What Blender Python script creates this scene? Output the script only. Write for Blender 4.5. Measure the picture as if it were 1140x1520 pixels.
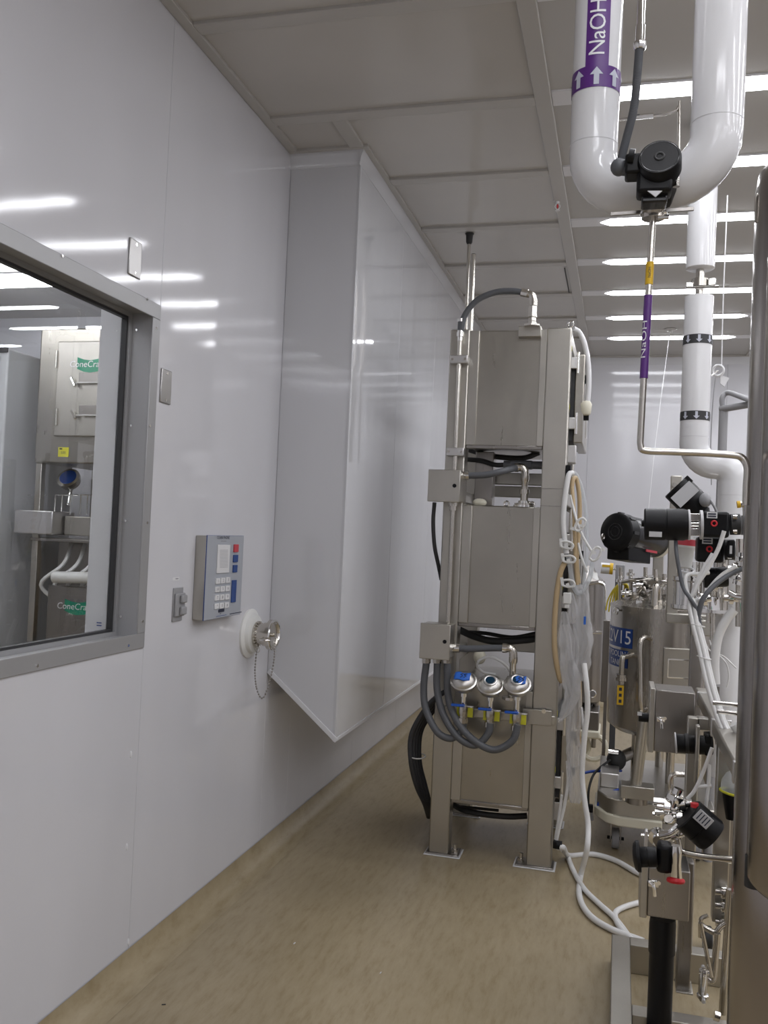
import bpy, bmesh, math, random
from mathutils import Vector, Matrix, noise as mnoise
random.seed(7)
for o in list(bpy.data.objects): bpy.data.objects.remove(o)
scn = bpy.context.scene
COL = scn.collection

# ------------------------------------------------------------------ camera
FPX, VPX, VPY, ROLL, EYE = 1332.6, 920.2, 806.1, 0.038, 1.5
_d = Vector((VPX-570, VPY-760, FPX)).normalized()
_u = Vector((-math.sin(ROLL), math.cos(ROLL), 0)); _u = (_u-_d*_u.dot(_d)).normalized()
_r = _u.cross(_d)
def cam2world(v): return Vector((_r.dot(v), _d.dot(v), -_u.dot(v)))
cd = bpy.data.cameras.new('camera'); cam = bpy.data.objects.new('camera', cd); COL.objects.link(cam)
cd.sensor_fit = 'VERTICAL'; cd.sensor_height = 36.0; cd.lens = FPX/1520*36.0
cd.clip_start = 0.05; cd.clip_end = 60
_cx, _cy, _cz = cam2world(Vector((1,0,0))), cam2world(Vector((0,-1,0))), cam2world(Vector((0,0,-1)))
cam.matrix_world = Matrix(((_cx.x,_cy.x,_cz.x,0),(_cx.y,_cy.y,_cz.y,0),(_cx.z,_cy.z,_cz.z,EYE),(0,0,0,1)))
scn.camera = cam
def P(px, py, Y=None, X=None, Z=None):
    """photo pixel -> world point on a plane of known depth, side or height"""
    v = cam2world(Vector((px-570, py-760, FPX)))
    if Y is not None: t = Y/v.y
    elif X is not None: t = X/v.x
    else: t = (Z-EYE)/v.z
    return Vector((0,0,EYE))+v*t

# ------------------------------------------------------------------ world, exposure
w = bpy.data.worlds.new('world'); scn.world = w; w.use_nodes = True
w.node_tree.nodes['Background'].inputs[0].default_value = (0.8,0.85,1,1)
w.node_tree.nodes['Background'].inputs[1].default_value = 0.05
vs = scn.view_settings; vs.view_transform = 'Standard'; vs.look = 'None'; vs.gamma = 1.0
vs.use_curve_mapping = False; vs.exposure = 0.0
LAMP = 18.0         # emission of the fluorescent strips

# ------------------------------------------------------------------ materials
MATS = {}
def mat(name, col, rough=0.5, metal=0.0, spec=0.5, emit=None, trans=0.0, alpha=1.0):
    m = bpy.data.materials.new(name); m.use_nodes = True
    b = m.node_tree.nodes['Principled BSDF']
    b.inputs['Base Color'].default_value = (*col, 1)
    b.inputs['Roughness'].default_value = rough; b.inputs['Metallic'].default_value = metal
    b.inputs['Specular IOR Level'].default_value = spec
    b.inputs['Transmission Weight'].default_value = trans
    b.inputs['Alpha'].default_value = alpha
    if emit:
        b.inputs['Emission Color'].default_value = (*emit[0], 1); b.inputs['Emission Strength'].default_value = emit[1]
    MATS[name] = m; return m
def nodes(m): return m.node_tree.nodes, m.node_tree.links, m.node_tree.nodes['Principled BSDF']
def tex(m, scale=(1,1,1), kind='Object', nscale=5, detail=3, rough=0.5):
    n, l, b = nodes(m)
    tc = n.new('ShaderNodeTexCoord'); mp = n.new('ShaderNodeMapping'); mp.inputs['Scale'].default_value = scale; mp.inputs['Rotation'].default_value = (0,0,0.28 if kind=='Object' and scale[0]==11 else 0)
    nz = n.new('ShaderNodeTexNoise'); nz.inputs['Scale'].default_value = nscale; nz.inputs['Detail'].default_value = detail
    nz.inputs['Roughness'].default_value = rough
    l.new(tc.outputs[kind], mp.inputs['Vector']); l.new(mp.outputs['Vector'], nz.inputs['Vector'])
    return nz
def ramp(m, src, stops):
    n, l, b = nodes(m); r = n.new('ShaderNodeValToRGB'); e = r.color_ramp.elements
    while len(e) < len(stops): e.new(0.5)
    for k, (p, c) in enumerate(stops): e[k].position = p; e[k].color = (*c, 1)
    l.new(src.outputs['Fac'], r.inputs['Fac']); return r
def bump(m, src, strength, dist=0.01, prev=None):
    n, l, b = nodes(m); bp = n.new('ShaderNodeBump'); bp.inputs['Strength'].default_value = strength; bp.inputs['Distance'].default_value = dist
    l.new(src.outputs['Fac'], bp.inputs['Height'])
    if prev: l.new(prev.outputs['Normal'], bp.inputs['Normal'])
    l.new(bp.outputs['Normal'], b.inputs['Normal']); return bp
def glossy_panel(name, col, rough, wave, var=0.03):
    m = mat(name, col, rough)
    nz = tex(m, (1,1,0.35), 'Object', 2.2, 2); n, l, b = nodes(m)
    r = ramp(m, nz, [(0.3, tuple(c*(1-var) for c in col)), (0.7, tuple(min(1,c*(1+var)) for c in col))])
    l.new(r.outputs['Color'], b.inputs['Base Color'])
    w1 = tex(m, (1.6,1.6,0.5), 'Object', 1.6, 2); bump(m, w1, wave, 0.02); return m
glossy_panel('wall_white', (0.60,0.60,0.63), 0.08, 0.10)
glossy_panel('chase_white', (0.59,0.595,0.62), 0.05, 0.16)
MATS['chase_white'].node_tree.nodes['Principled BSDF'].inputs['IOR'].default_value = 1.75
glossy_panel('ceiling_white', (0.52,0.50,0.475), 0.14, 0.05)
glossy_panel('cabinet_pale', (0.50,0.51,0.52), 0.35, 0.02)
mat('filter_white', (0.50,0.49,0.48), 0.6)
mat('rail_white', (0.49,0.475,0.455), 0.35)
mat('seam_grey', (0.55,0.55,0.57), 0.6)
mat('trim_white', (0.66,0.66,0.68), 0.3)
def make_floor():
    m = mat('floor_vinyl', (0.36,0.30,0.21), 0.32)
    n, l, b = nodes(m)
    a = tex(m, (11,2.2,1), 'Object', 4.0, 9, 0.7); r = ramp(m, a, [(0.26,(0.255,0.195,0.105)),(0.48,(0.335,0.272,0.170)),(0.75,(0.385,0.318,0.208))])
    a2 = tex(m, (1,1,1), 'Object', 1.2, 3); r2 = ramp(m, a2, [(0.3,(0.86,0.86,0.86)),(0.7,(1.08,1.08,1.08))])
    mx = n.new('ShaderNodeMixRGB'); mx.blend_type = 'MULTIPLY'; mx.inputs[0].default_value = 1
    l.new(r.outputs['Color'], mx.inputs[1]); l.new(r2.outputs['Color'], mx.inputs[2]); l.new(mx.outputs[0], b.inputs['Base Color'])
    bump(m, a, 0.06, 0.004)
make_floor()
def steel(name, col, rough, scale, var=0.12, bmp=0.02):
    m = mat(name, col, rough, 1.0); n, l, b = nodes(m)
    a = tex(m, scale, 'Object', 6, 4, 0.6)
    mr = n.new('ShaderNodeMapRange'); mr.inputs['To Min'].default_value = rough-var; mr.inputs['To Max'].default_value = rough+var
    l.new(a.outputs['Fac'], mr.inputs['Value']); l.new(mr.outputs['Result'], b.inputs['Roughness'])
    a2 = tex(m, (1.5,1.5,1.5), 'Object', 2.5, 4)
    r = ramp(m, a2, [(0.25, tuple(c*0.88 for c in col)), (0.75, tuple(min(1,c*1.06) for c in col))])
    l.new(r.outputs['Color'], b.inputs['Base Color'])
    if bmp: bump(m, a, bmp, 0.002)
steel('steel_brushed', (0.50,0.479,0.434), 0.36, (30,30,1.2), bmp=0)
steel('steel_panel', (0.44,0.417,0.370), 0.30, (4,4,0.6), 0.08, bmp=0)
steel('steel_tank', (0.48,0.455,0.42), 0.26, (6,6,0.5), 0.08, bmp=0)
steel('steel_dark', (0.36,0.34,0.32), 0.30, (30,30,1.0), 0.08, bmp=0)
steel('steel_column', (0.40,0.37,0.35), 0.20, (3,3,0.6), 0.08, bmp=0)
mat('steel_tube', (0.60,0.57,0.52), 0.22, 1.0)
mat('steel_satin', (0.60,0.58,0.55), 0.32, 1.0)
mat('chrome', (0.80,0.79,0.77), 0.08, 1.0)
mat('aluminium', (0.62,0.61,0.60), 0.38, 1.0)
mat('window_steel', (0.36,0.36,0.365), 0.42, 0.35)
mat('plate_steel', (0.46,0.45,0.44), 0.34, 1.0)
mat('gasket_dark', (0.03,0.03,0.032), 0.5)
mat('black_plastic', (0.006,0.006,0.007), 0.40, spec=0.25)
mat('black_gloss', (0.012,0.012,0.014), 0.22)
mat('black_rubber', (0.02,0.02,0.02), 0.6)
mat('conduit_grey', (0.10,0.105,0.115), 0.45)
mat('conduit_dark', (0.03,0.031,0.035), 0.45)
mat('grey_plastic', (0.30,0.30,0.31), 0.45)
mat('pvc_white', (0.72,0.72,0.73), 0.12)
mat('white_plastic', (0.70,0.70,0.68), 0.35)
mat('ivory_plastic', (0.70,0.67,0.55), 0.4)
mat('silicone', (0.74,0.74,0.73), 0.28)
mat('amber_tube', (0.56,0.42,0.24), 0.35, trans=0.15)
mat('tape_blue', (0.02,0.13,0.55), 0.5)
mat('handle_blue', (0.015,0.10,0.50), 0.4)
mat('ink', (0.02,0.025,0.05), 0.6)
mat('tag_yellow', (0.62,0.60,0.03), 0.5)
mat('tag_amber', (0.72,0.45,0.02), 0.5)
mat('hose_yellow', (0.62,0.50,0.03), 0.4)
mat('red', (0.60,0.02,0.03), 0.4)
mat('red_muted', (0.50,0.05,0.07), 0.45)
mat('purple', (0.095,0.022,0.19), 0.35)
mat('arrow_grey', (0.52,0.54,0.62), 0.5)
mat('letter_white', (0.78,0.78,0.80), 0.5)
mat('sign_blue', (0.012,0.05,0.24), 0.35)
mat('key_blue', (0.02,0.06,0.22), 0.4)
mat('logo_green', (0.02,0.26,0.15), 0.45)
mat('green_plastic', (0.01,0.30,0.16), 0.4)
mat('face_grey', (0.36,0.38,0.42), 0.4)
mat('label_silver', (0.55,0.55,0.56), 0.4)
mat('print_grey', (0.28,0.28,0.30), 0.6)
mat('cable_blue', (0.02,0.06,0.32), 0.4)
mat('lens_blue', (0.008,0.035,0.07), 0.1)
mat('housing_white', (0.75,0.75,0.78), 0.35)
mat('lamp_tube', (0.9,0.9,0.95), 0.4, emit=((0.94,0.95,1.0), LAMP))
def thin_mix(name, tint, gloss, rough, body=None, bodyfac=0.0):
    m = bpy.data.materials.new(name); m.use_nodes = True; n = m.node_tree.nodes; l = m.node_tree.links
    for q in list(n):
        if q.type != 'OUTPUT_MATERIAL': n.remove(q)
    out = [q for q in n if q.type == 'OUTPUT_MATERIAL'][0]
    tr = n.new('ShaderNodeBsdfTransparent'); tr.inputs[0].default_value = (*tint,1)
    gl = n.new('ShaderNodeBsdfGlossy'); gl.inputs['Roughness'].default_value = rough
    lw = n.new('ShaderNodeLayerWeight'); lw.inputs['Blend'].default_value = 0.5
    pw = n.new('ShaderNodeMath'); pw.operation = 'POWER'; pw.inputs[1].default_value = 4.0; l.new(lw.outputs['Facing'], pw.inputs[0])
    fr = n.new('ShaderNodeMath'); fr.operation = 'MULTIPLY_ADD'; fr.inputs[1].default_value = 0.85; fr.inputs[2].default_value = gloss; l.new(pw.outputs[0], fr.inputs[0])
    mx = n.new('ShaderNodeMixShader'); l.new(fr.outputs[0], mx.inputs[0]); l.new(tr.outputs[0], mx.inputs[1]); l.new(gl.outputs[0], mx.inputs[2])
    last = mx
    if body:
        df = n.new('ShaderNodeBsdfTranslucent'); d2 = n.new('ShaderNodeBsdfDiffuse'); df.inputs[0].default_value = d2.inputs[0].default_value = (*body,1)
        m3 = n.new('ShaderNodeMixShader'); m3.inputs[0].default_value = 0.5; l.new(df.outputs[0], m3.inputs[1]); l.new(d2.outputs[0], m3.inputs[2])
        m2 = n.new('ShaderNodeMixShader'); m2.inputs[0].default_value = bodyfac
        l.new(mx.outputs[0], m2.inputs[1]); l.new(m3.outputs[0], m2.inputs[2]); last = m2
    l.new(last.outputs[0], out.inputs['Surface']); MATS[name] = m
thin_mix('glass_pane', (0.93,0.95,0.94), 0.08, 0.0)
thin_mix('clear_bag', (0.95,0.95,0.96), 0.10, 0.12, (0.92,0.92,0.92), 0.26)
thin_mix('clear_tube', (0.90,0.92,0.94), 0.05, 0.1, (0.82,0.84,0.86), 0.45)

# ------------------------------------------------------------------ mesh builder
V = Vector
ORIG = {}
def frame(d):
    d = d.normalized(); a = V((0,0,1)) if abs(d.z) < 0.9 else V((1,0,0))
    x = a.cross(d).normalized(); return x, d.cross(x)
def spline(pts, k=6):
    pts = [V(p) for p in pts]
    if len(pts) < 3 or k < 2: return pts
    q = [pts[0]*2-pts[1]]+pts+[pts[-1]*2-pts[-2]]; out = []
    for i in range(1, len(q)-2):
        a, b, c, d = q[i-1:i+3]
        for j in range(k):
            t = j/k
            out.append(0.5*((2*b)+(c-a)*t+(2*a-5*b+4*c-d)*t*t+(3*b-a-3*c+d)*t**3))
    out.append(pts[-1]); return out
class MB:
    def __init__(s): s.v = []; s.f = []
    def add(s, vs, fs):
        o = len(s.v); s.v += [V(p) for p in vs]; s.f += [tuple(i+o for i in f) for f in fs]; return s
    def box(s, a, b):
        x0,x1 = sorted((a[0],b[0])); y0,y1 = sorted((a[1],b[1])); z0,z1 = sorted((a[2],b[2]))
        return s.add([(x0,y0,z0),(x1,y0,z0),(x1,y1,z0),(x0,y1,z0),(x0,y0,z1),(x1,y0,z1),(x1,y1,z1),(x0,y1,z1)],
                     [(0,3,2,1),(4,5,6,7),(0,1,5,4),(1,2,6,5),(2,3,7,6),(3,0,4,7)])
    def cbox(s, c, sz, rot=None):
        h = V(sz)/2; n = len(s.v); s.box(-h, h)
        R = rot if rot else Matrix.Identity(3)
        for i in range(n, len(s.v)): s.v[i] = R @ s.v[i] + V(c)
        return s
    def beam(s, a, b, wd, ht, up=(0,0,1)):
        a, b = V(a), V(b); d = (b-a); L = d.length; d = d/L; up = V(up)
        if abs(d.dot(up)) > 0.98: up = V((0,1,0))
        x = d.cross(up).normalized(); z = x.cross(d); R = Matrix((x,d,z)).transposed()
        return s.cbox((a+b)/2, (wd, L, ht), R)
    def prism(s, pts, ext):
        n = len(pts); e = V(ext); a = [V(p) for p in pts]
        return s.add(a+[p+e for p in a], [tuple(range(n-1,-1,-1)), tuple(range(n,2*n))]+[(i,(i+1)%n,n+(i+1)%n,n+i) for i in range(n)])
    def cyl(s, a, b, r, r2=None, n=20, caps=True):
        a, b = V(a), V(b); r2 = r if r2 is None else r2; x, y = frame(b-a); vs = []; 
        for p, q in ((a,r),(b,r2)):
            vs += [p+(x*math.cos(2*math.pi*i/n)+y*math.sin(2*math.pi*i/n))*q for i in range(n)]
        fs = [(i,(i+1)%n,n+(i+1)%n,n+i) for i in range(n)]
        if caps: fs += [tuple(range(n-1,-1,-1)), tuple(range(n,2*n))]
        return s.add(vs, fs)
    def lathe(s, o, d, prof, n=28, caps=True):
        """prof = [(distance along axis, radius)]"""
        o, d = V(o), V(d).normalized(); x, y = frame(d); vs = []
        for t, r in prof: vs += [o+d*t+(x*math.cos(2*math.pi*i/n)+y*math.sin(2*math.pi*i/n))*max(r,1e-4) for i in range(n)]
        fs = []
        for k in range(len(prof)-1): fs += [(k*n+i,k*n+(i+1)%n,(k+1)*n+(i+1)%n,(k+1)*n+i) for i in range(n)]
        if caps: m = (len(prof)-1)*n; fs += [tuple(range(n-1,-1,-1)), tuple(range(m,m+n))]
        return s.add(vs, fs)
    def tube(s, pts, r, n=10, k=6, caps=True):
        p = spline(pts, k); m = len(p); rr = r if callable(r) else (lambda t: r)
        d0 = (p[1]-p[0]).normalized(); x, y = frame(d0); vs = []; prev = d0
        for i in range(m):
            d = (p[min(i+1,m-1)]-p[max(i-1,0)]).normalized()
            ax = prev.cross(d)
            if ax.length > 1e-6:
                R = Matrix.Rotation(prev.angle(d), 3, ax.normalized()); x = R@x
            x = (x-d*x.dot(d)).normalized(); y = d.cross(x); prev = d; q = rr(i/(m-1))
            vs += [p[i]+(x*math.cos(2*math.pi*j/n)+y*math.sin(2*math.pi*j/n))*q for j in range(n)]
        fs = [(i*n+j,i*n+(j+1)%n,(i+1)*n+(j+1)%n,(i+1)*n+j) for i in range(m-1) for j in range(n)]
        if caps: fs += [tuple(range(n-1,-1,-1)), tuple(range((m-1)*n,m*n))]
        return s.add(vs, fs)
    def ell(s, c, r, n=14, m=8, rot=None):
        c = V(c); vs = []; R = rot if rot else Matrix.Identity(3)
        for i in range(1, m):
            t = math.pi*i/m
            vs += [c+R@V((r[0]*math.sin(t)*math.cos(2*math.pi*j/n), r[1]*math.sin(t)*math.sin(2*math.pi*j/n), r[2]*math.cos(t))) for j in range(n)]
        vs += [c+R@V((0,0,r[2])), c-R@V((0,0,r[2]))]; T = len(vs)-2; fs = []
        for i in range(m-2): fs += [(i*n+j,(i+1)*n+j,(i+1)*n+(j+1)%n,i*n+(j+1)%n) for j in range(n)]
        fs += [(T,j,(j+1)%n) for j in range(n)]+[(T+1,(m-2)*n+(j+1)%n,(m-2)*n+j) for j in range(n)]
        return s.add(vs, fs)
    def torus(s, c, ax, R, r, n=28, k=8, a0=0, a1=2*math.pi):
        x, y = frame(V(ax)); full = abs(a1-a0-2*math.pi) < 1e-6
        pts = [V(c)+(x*math.cos(a0+(a1-a0)*i/n)+y*math.sin(a0+(a1-a0)*i/n))*R for i in range(n+(0 if full else 1))]
        if not full: return s.tube(pts, r, k, 1)
        vs = []; z = V(ax).normalized()
        for p in pts:
            o = (p-V(c)).normalized(); vs += [p+(o*math.cos(2*math.pi*j/k)+z*math.sin(2*math.pi*j/k))*r for j in range(k)]
        return s.add(vs, [(i*k+j,((i+1)%n)*k+j,((i+1)%n)*k+(j+1)%k,i*k+(j+1)%k) for i in range(n) for j in range(k)])
    def text(s, body, size, fn, sub=0, spacing=1.0):
        c = bpy.data.curves.new('t', 'FONT'); c.body = body; c.size = size; c.align_x = 'CENTER'; c.align_y = 'CENTER'; c.space_character = spacing; c.resolution_u = 3
        o = bpy.data.objects.new('t', c); COL.objects.link(o); dg = bpy.context.evaluated_depsgraph_get(); dg.update()
        me = bpy.data.meshes.new_from_object(o.evaluated_get(dg)); bm = bmesh.new(); bm.from_mesh(me)
        bmesh.ops.triangulate(bm, faces=bm.faces)
        for _ in range(sub):
            e = [q for q in bm.edges if q.calc_length() > size*0.12]
            if e: bmesh.ops.subdivide_edges(bm, edges=e, cuts=1); bmesh.ops.triangulate(bm, faces=bm.faces)
        bm.verts.index_update()
        s.add([fn(v.co.x, v.co.y) for v in bm.verts], [tuple(v.index for v in f.verts) for f in bm.faces])
        bm.free(); bpy.data.objects.remove(o); bpy.data.curves.remove(c); bpy.data.meshes.remove(me); return s
    def bbox(s):
        return V([min(p[i] for p in s.v) for i in range(3)]), V([max(p[i] for p in s.v) for i in range(3)])
    def obj(s, name, m, parent=None, bev=0.0, smooth=40, seg=2):
        if parent is not None: og = ORIG[parent.name]
        else: lo, hi = s.bbox(); og = V(((lo.x+hi.x)/2, (lo.y+hi.y)/2, lo.z))
        me = bpy.data.meshes.new(name); me.from_pydata([p-og for p in s.v], [], s.f)
        bm = bmesh.new(); bm.from_mesh(me); bmesh.ops.recalc_face_normals(bm, faces=bm.faces); bm.to_mesh(me); bm.free()
        me.materials.append(MATS[m])
        if smooth:
            for p in me.polygons: p.use_smooth = True
            me.set_sharp_from_angle(angle=math.radians(smooth))
        o = bpy.data.objects.new(name, me); COL.objects.link(o)
        if parent is None: o.location = og
        else: o.parent = parent
        ORIG[o.name] = og
        if bev:
            b = o.modifiers.new('bevel', 'BEVEL'); b.width = bev; b.segments = seg; b.limit_method = 'ANGLE'; b.angle_limit = math.radians(50)
        return o
def tag(o, label, cat, group=None):
    o['label'] = label; o['category'] = cat
    if group: o['group'] = group
    return o
def thing(name, label, cat, loc, group=None):
    o = bpy.data.objects.new(name, None); COL.objects.link(o); o.empty_display_size = 0.05
    o.location = V(loc); ORIG[o.name] = V(loc); return tag(o, label, cat, group)
def struct(o): o['kind'] = 'structure'; return o
def sroot(name, loc=(0,0,0)):
    o = bpy.data.objects.new(name, None); COL.objects.link(o); o.location = V(loc); ORIG[o.name] = V(loc); o['kind'] = 'structure'; return o
def copies(src, offsets, parent):
    for d in offsets:
        c = src.copy(); COL.objects.link(c); c.parent = parent; c.location = src.location+V(d)
B = MB

# ================================================================== ROOM SHELL
WX, CZ, FY, RX, BY = -1.522, 3.217, 8.52, 3.9, -2.2
SX, SY = -1.189, 3.82                      # chase face and chase end
COVE = 0.09
fl = struct(B().box((WX-0.02,BY-0.05,-0.05),(RX+0.05,FY+0.05,0)).obj('floor','floor_vinyl', smooth=0))
cv = B(); prof = [(COVE-COVE*math.sin(a*math.pi/16), COVE-COVE*math.cos(a*math.pi/16)) for a in range(9)]
vsx = [(WX+0.004+q[0], y, q[1]+0.001) for y in (BY,FY) for q in prof]
cv.add(vsx, [(i,i+1,9+i+1,9+i) for i in range(8)]); cv.obj('cove','floor_vinyl',fl)
cv = B(); cv.add([(x, FY-0.004-q[0], q[1]+0.001) for x in (WX,RX) for q in prof], [(i,i+1,9+i+1,9+i) for i in range(8)]); cv.obj('cove','floor_vinyl',fl)

def wall(name, panels, backing, m='wall_white'):
    r = sroot(name, ((panels[0][0][0]), panels[0][0][1], 0))
    B().box(*backing).obj('backing','seam_grey',r,smooth=0)
    for a, b in panels: B().box(a,b).obj('panel',m,r,0.0012)
    return r
g = 0.0007
# left wall: panels around the window
WY0, WY1, WZ0, WZ1 = 1.245, 2.655, 1.118, 2.196       # window opening
pl = []
def lp(y0,y1,z0,z1): pl.append(((WX-0.02,y0+g,z0),(WX,y1-g,z1)))
lp(BY,-0.9,0.085,CZ); lp(-0.9,0.2,0.085,CZ); lp(0.2,WY0,0.085,CZ)
lp(WY0,2.705,0.085,WZ0); lp(WY0,2.705,WZ1,CZ); lp(WY1,2.705,WZ0,WZ1)
lp(2.705,SY,0.085,CZ); lp(SY,4.15,0.085,CZ)
yy = 4.15
while yy < FY: lp(yy,min(yy+1.1,FY),0.085,1.2); yy += 1.1
wl = sroot('wall_left',(WX,SY,0))
for a,b in pl: B().box(a,b).obj('panel','wall_white',wl,0.0012)
for a,b in (((WX-0.085,BY,0),(WX-0.022,WY0,CZ)),((WX-0.085,WY1,0),(WX-0.022,FY,CZ)),((WX-0.085,WY0,0),(WX-0.022,WY1,WZ0)),((WX-0.085,WY0,WZ1),(WX-0.022,WY1,CZ))):
    B().box(a,b).obj('backing','seam_grey',wl,smooth=0)
for p in ((194,1120),(188,1257),(190,1398),(485,1130),(565,1135)):      # sealant dabs at the seams
    q = P(p[0],p[1],X=WX)
    if p[0] < 300: B().ell(q,(0.004,0.006,0.012)).obj('sealant_dab','trim_white',wl)
# far wall, right wall, wall behind
pan = []; x = WX
while x < RX: pan.append(((x+g,FY,0.085),(min(x+1.2,RX)-g,FY+0.02,CZ))); x += 1.2
wall('wall_back', pan, ((WX,FY+0.022,0),(RX,FY+0.06,CZ)))
pan = []; y = BY
while y < FY: pan.append(((RX,y+g,0.0),(RX+0.02,min(y+1.2,FY)-g,CZ))); y += 1.2
wall('wall_right', pan, ((RX+0.022,BY,0),(RX+0.06,FY,CZ)))
pan = []; x = WX
while x < RX: pan.append(((x+g,BY-0.02,0.0),(min(x+1.2,RX)-g,BY,CZ))); x += 1.2
wall('wall_front', pan, ((WX,BY-0.06,0),(RX,BY-0.022,CZ)))

# chase boxed out of the left wall, with slanting underside
ch = sroot('wall_chase',(SX,SY,0.55)); ZI, ZO = 0.845, 0.565
B().prism([(WX,SY,ZI),(SX,SY,ZO),(SX,SY,CZ-0.05),(WX,SY,CZ-0.05)],(0,0.02,0)).obj('end_panel','chase_white',ch,0.003)
yy = SY+0.0
edges = [SY+0.021,4.665,5.6,6.54,7.48,FY]
for a,b in zip(edges[:-1],edges[1:]): B().box((SX-0.02,a+g*0.5,ZO),(SX,b-g*0.5,CZ)).obj('face_panel','chase_white',ch,0.002)
B().prism([(WX,SY+0.02,ZI),(SX-0.02,SY+0.02,ZO+0.02),(SX-0.02,SY+0.02,ZO+0.04),(WX,SY+0.02,ZI+0.03)],(0,FY-SY-0.02,0)).obj('underside_panel','chase_white',ch)
d = V((SX-WX,0,ZO-ZI)).normalized(); nrm = V((-d.z,0,d.x))
B().prism([V((WX,SY-0.006,ZI)),V((SX+0.004,SY-0.006,ZO-0.003)),V((SX+0.004,SY-0.006,ZO-0.003))+nrm*0.022,V((WX,SY-0.006,ZI))+nrm*0.022],(0,0.006,0)).obj('edge_strip','trim_white',ch,0.0015)
B().box((SX-0.008,SY-0.002,ZO),(SX+0.003,SY,CZ)).box((SX,SY-0.004,ZO),(SX+0.002,SY+0.010,CZ)).obj('corner_angle','chase_white',ch,0.001)
B().box((SX,SY,ZO-0.003),(SX+0.003,FY,ZO+0.014)).obj('edge_strip','trim_white',ch,0.001)
# cornice along the top of wall and chase
def cornice(n, pts):
    r = sroot(n, pts[0][0])
    for a, b, inw in pts:
        a,b,inw = V(a),V(b),V(inw)
        B().prism([a+V((0,0,-0.075)),a+inw*0.002+V((0,0,-0.075)),a+inw*0.008+V((0,0,-0.04)),a+inw*0.02+V((0,0,-0.006)),a+inw*0.02,a],b-a).obj('moulding','chase_white',r)
cornice('trim_1',[((WX,SY,CZ),(SX,SY,CZ),(0,-1,0)),((SX,SY-0.02,CZ),(SX,FY,CZ),(1,0,0))])
cornice('trim_2',[((WX,FY,CZ),(RX,FY,CZ),(0,-1,0))])

# ceiling: panels recessed between raised rails, light strips in the cross rails
ce = sroot('ceiling',(0,3,CZ))
B().box((WX-0.05,BY-0.05,CZ+0.03),(RX+0.05,FY+0.05,CZ+0.06)).obj('deck','seam_grey',ce,smooth=0)
ROWS = [3.49+0.706*k for k in range(-8,8) if BY < 3.49+0.706*k < FY-0.2]
CX = [-0.352, 1.052, 2.456, RX]
ybs = [BY]+ROWS+[FY]
for i in range(len(ybs)-1):
    a,b = ybs[i]+0.03, ybs[i+1]-0.03
    if a < SY-0.1 and b > SY: 
        B().box((WX+0.02,a-0.02,CZ+0.004),(-1.20,SY-0.02,CZ+0.02)).obj('ceiling_panel','ceiling_white',ce)
        B().box((-1.195,a-0.02,CZ+0.004),(CX[0]-0.01,b+0.02,CZ+0.02)).obj('ceiling_panel','ceiling_white',ce)
    elif a > SY: B().box((SX+0.02,a-0.02,CZ+0.004),(CX[0]-0.01,b+0.02,CZ+0.02)).obj('ceiling_panel','ceiling_white',ce)
    else: B().box((WX+0.02,a-0.02,CZ+0.004),(CX[0]-0.01,b+0.02,CZ+0.02)).obj('ceiling_panel','ceiling_white',ce)
    for c in range(3): B().box((CX[c]+0.01,a+0.024,CZ+0.004),(CX[c+1]-0.01,b-0.024,CZ+0.02)).obj('filter_panel','filter_white',ce)
def rail(a,b): B().box((a[0],a[1],CZ-0.009),(b[0],b[1],CZ+0.03)).obj('rail','rail_white',ce,0.003)
for y in ROWS: rail((WX+0.042 if y < SY else SX+0.045, y-0.032),(CX[0]-0.032,y+0.032))
for x in CX[:3]: rail((x-0.032,BY),(x+0.032,FY-0.05))
rail((WX,BY),(WX+0.042,SY-0.042)); rail((WX,SY-0.042),(SX+0.045,SY)); rail((-1.23,ROWS[[i for i,y in enumerate(ROWS) if y<SY][-1]]+0.032),(-1.165,SY-0.042)); rail((SX,SY),(SX+0.045,FY-0.05))
rail((WX,FY-0.05),(RX,FY))
# recessed dark slot beside the last rail and small ceiling openings
B().beam(P(838,398,Z=CZ-0.001),P(845,436,Z=CZ-0.001),0.006,0.003).obj('slot','gasket_dark',ce)

# fluorescent strips
LY = sorted(ROWS)
proto = None
names = {}
def light(x0,x1,y,label,grp):
    global proto
    if proto is None:
        t = thing('ceiling_light',label,'light',(0,0,0),grp)
        B().box((0,-0.058,-0.004),(1.338,0.058,0.03)).obj('housing','housing_white',t,0.003)
        n = 20; m = B(); L0,L1 = 0.155,1.165; vs=[]; 
        for i in range(n+1):
            s_ = i/n; xx = L0+(L1-L0)*s_; e = min(1, min(s_,1-s_)/0.09); q = 0.054*(math.sqrt(max(0,1-(1-e)**2))*0.93+0.07)
            vs += [(xx, math.cos(math.pi*j/8)*q, -0.004-math.sin(math.pi*j/8)*q*0.15) for j in range(9)]
        m.add(vs,[(i*9+j,i*9+j+1,(i+1)*9+j+1,(i+1)*9+j) for i in range(n) for j in range(8)]); m.obj('lamp','lamp_tube',t)
        proto = t
        t.location = (x0,y,CZ); return t
    r = proto.copy(); COL.objects.link(r); r.location = (x0,y,CZ); r['label'] = label; r['group'] = grp
    for c in list(proto.children):
        q = c.copy(); COL.objects.link(q); q.parent = r
ords = ['nearest','second nearest','third nearest','fourth nearest','fifth nearest','sixth nearest','seventh nearest']
vis = [y for y in LY if y > 3.2]
for y in LY:
    for c in range(3):
        if c == 0 and y in vis: lab = 'white fluorescent strip light in the ceiling, %s of the visible row' % ords[vis.index(y)]
        else: lab = 'white fluorescent strip light in the ceiling outside the picture'
        light(CX[c]+0.033, CX[c+1]-0.033, y, lab, 'fluorescent ceiling strips' if (c==0 and y in vis) else 'ceiling strips out of view')
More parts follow.
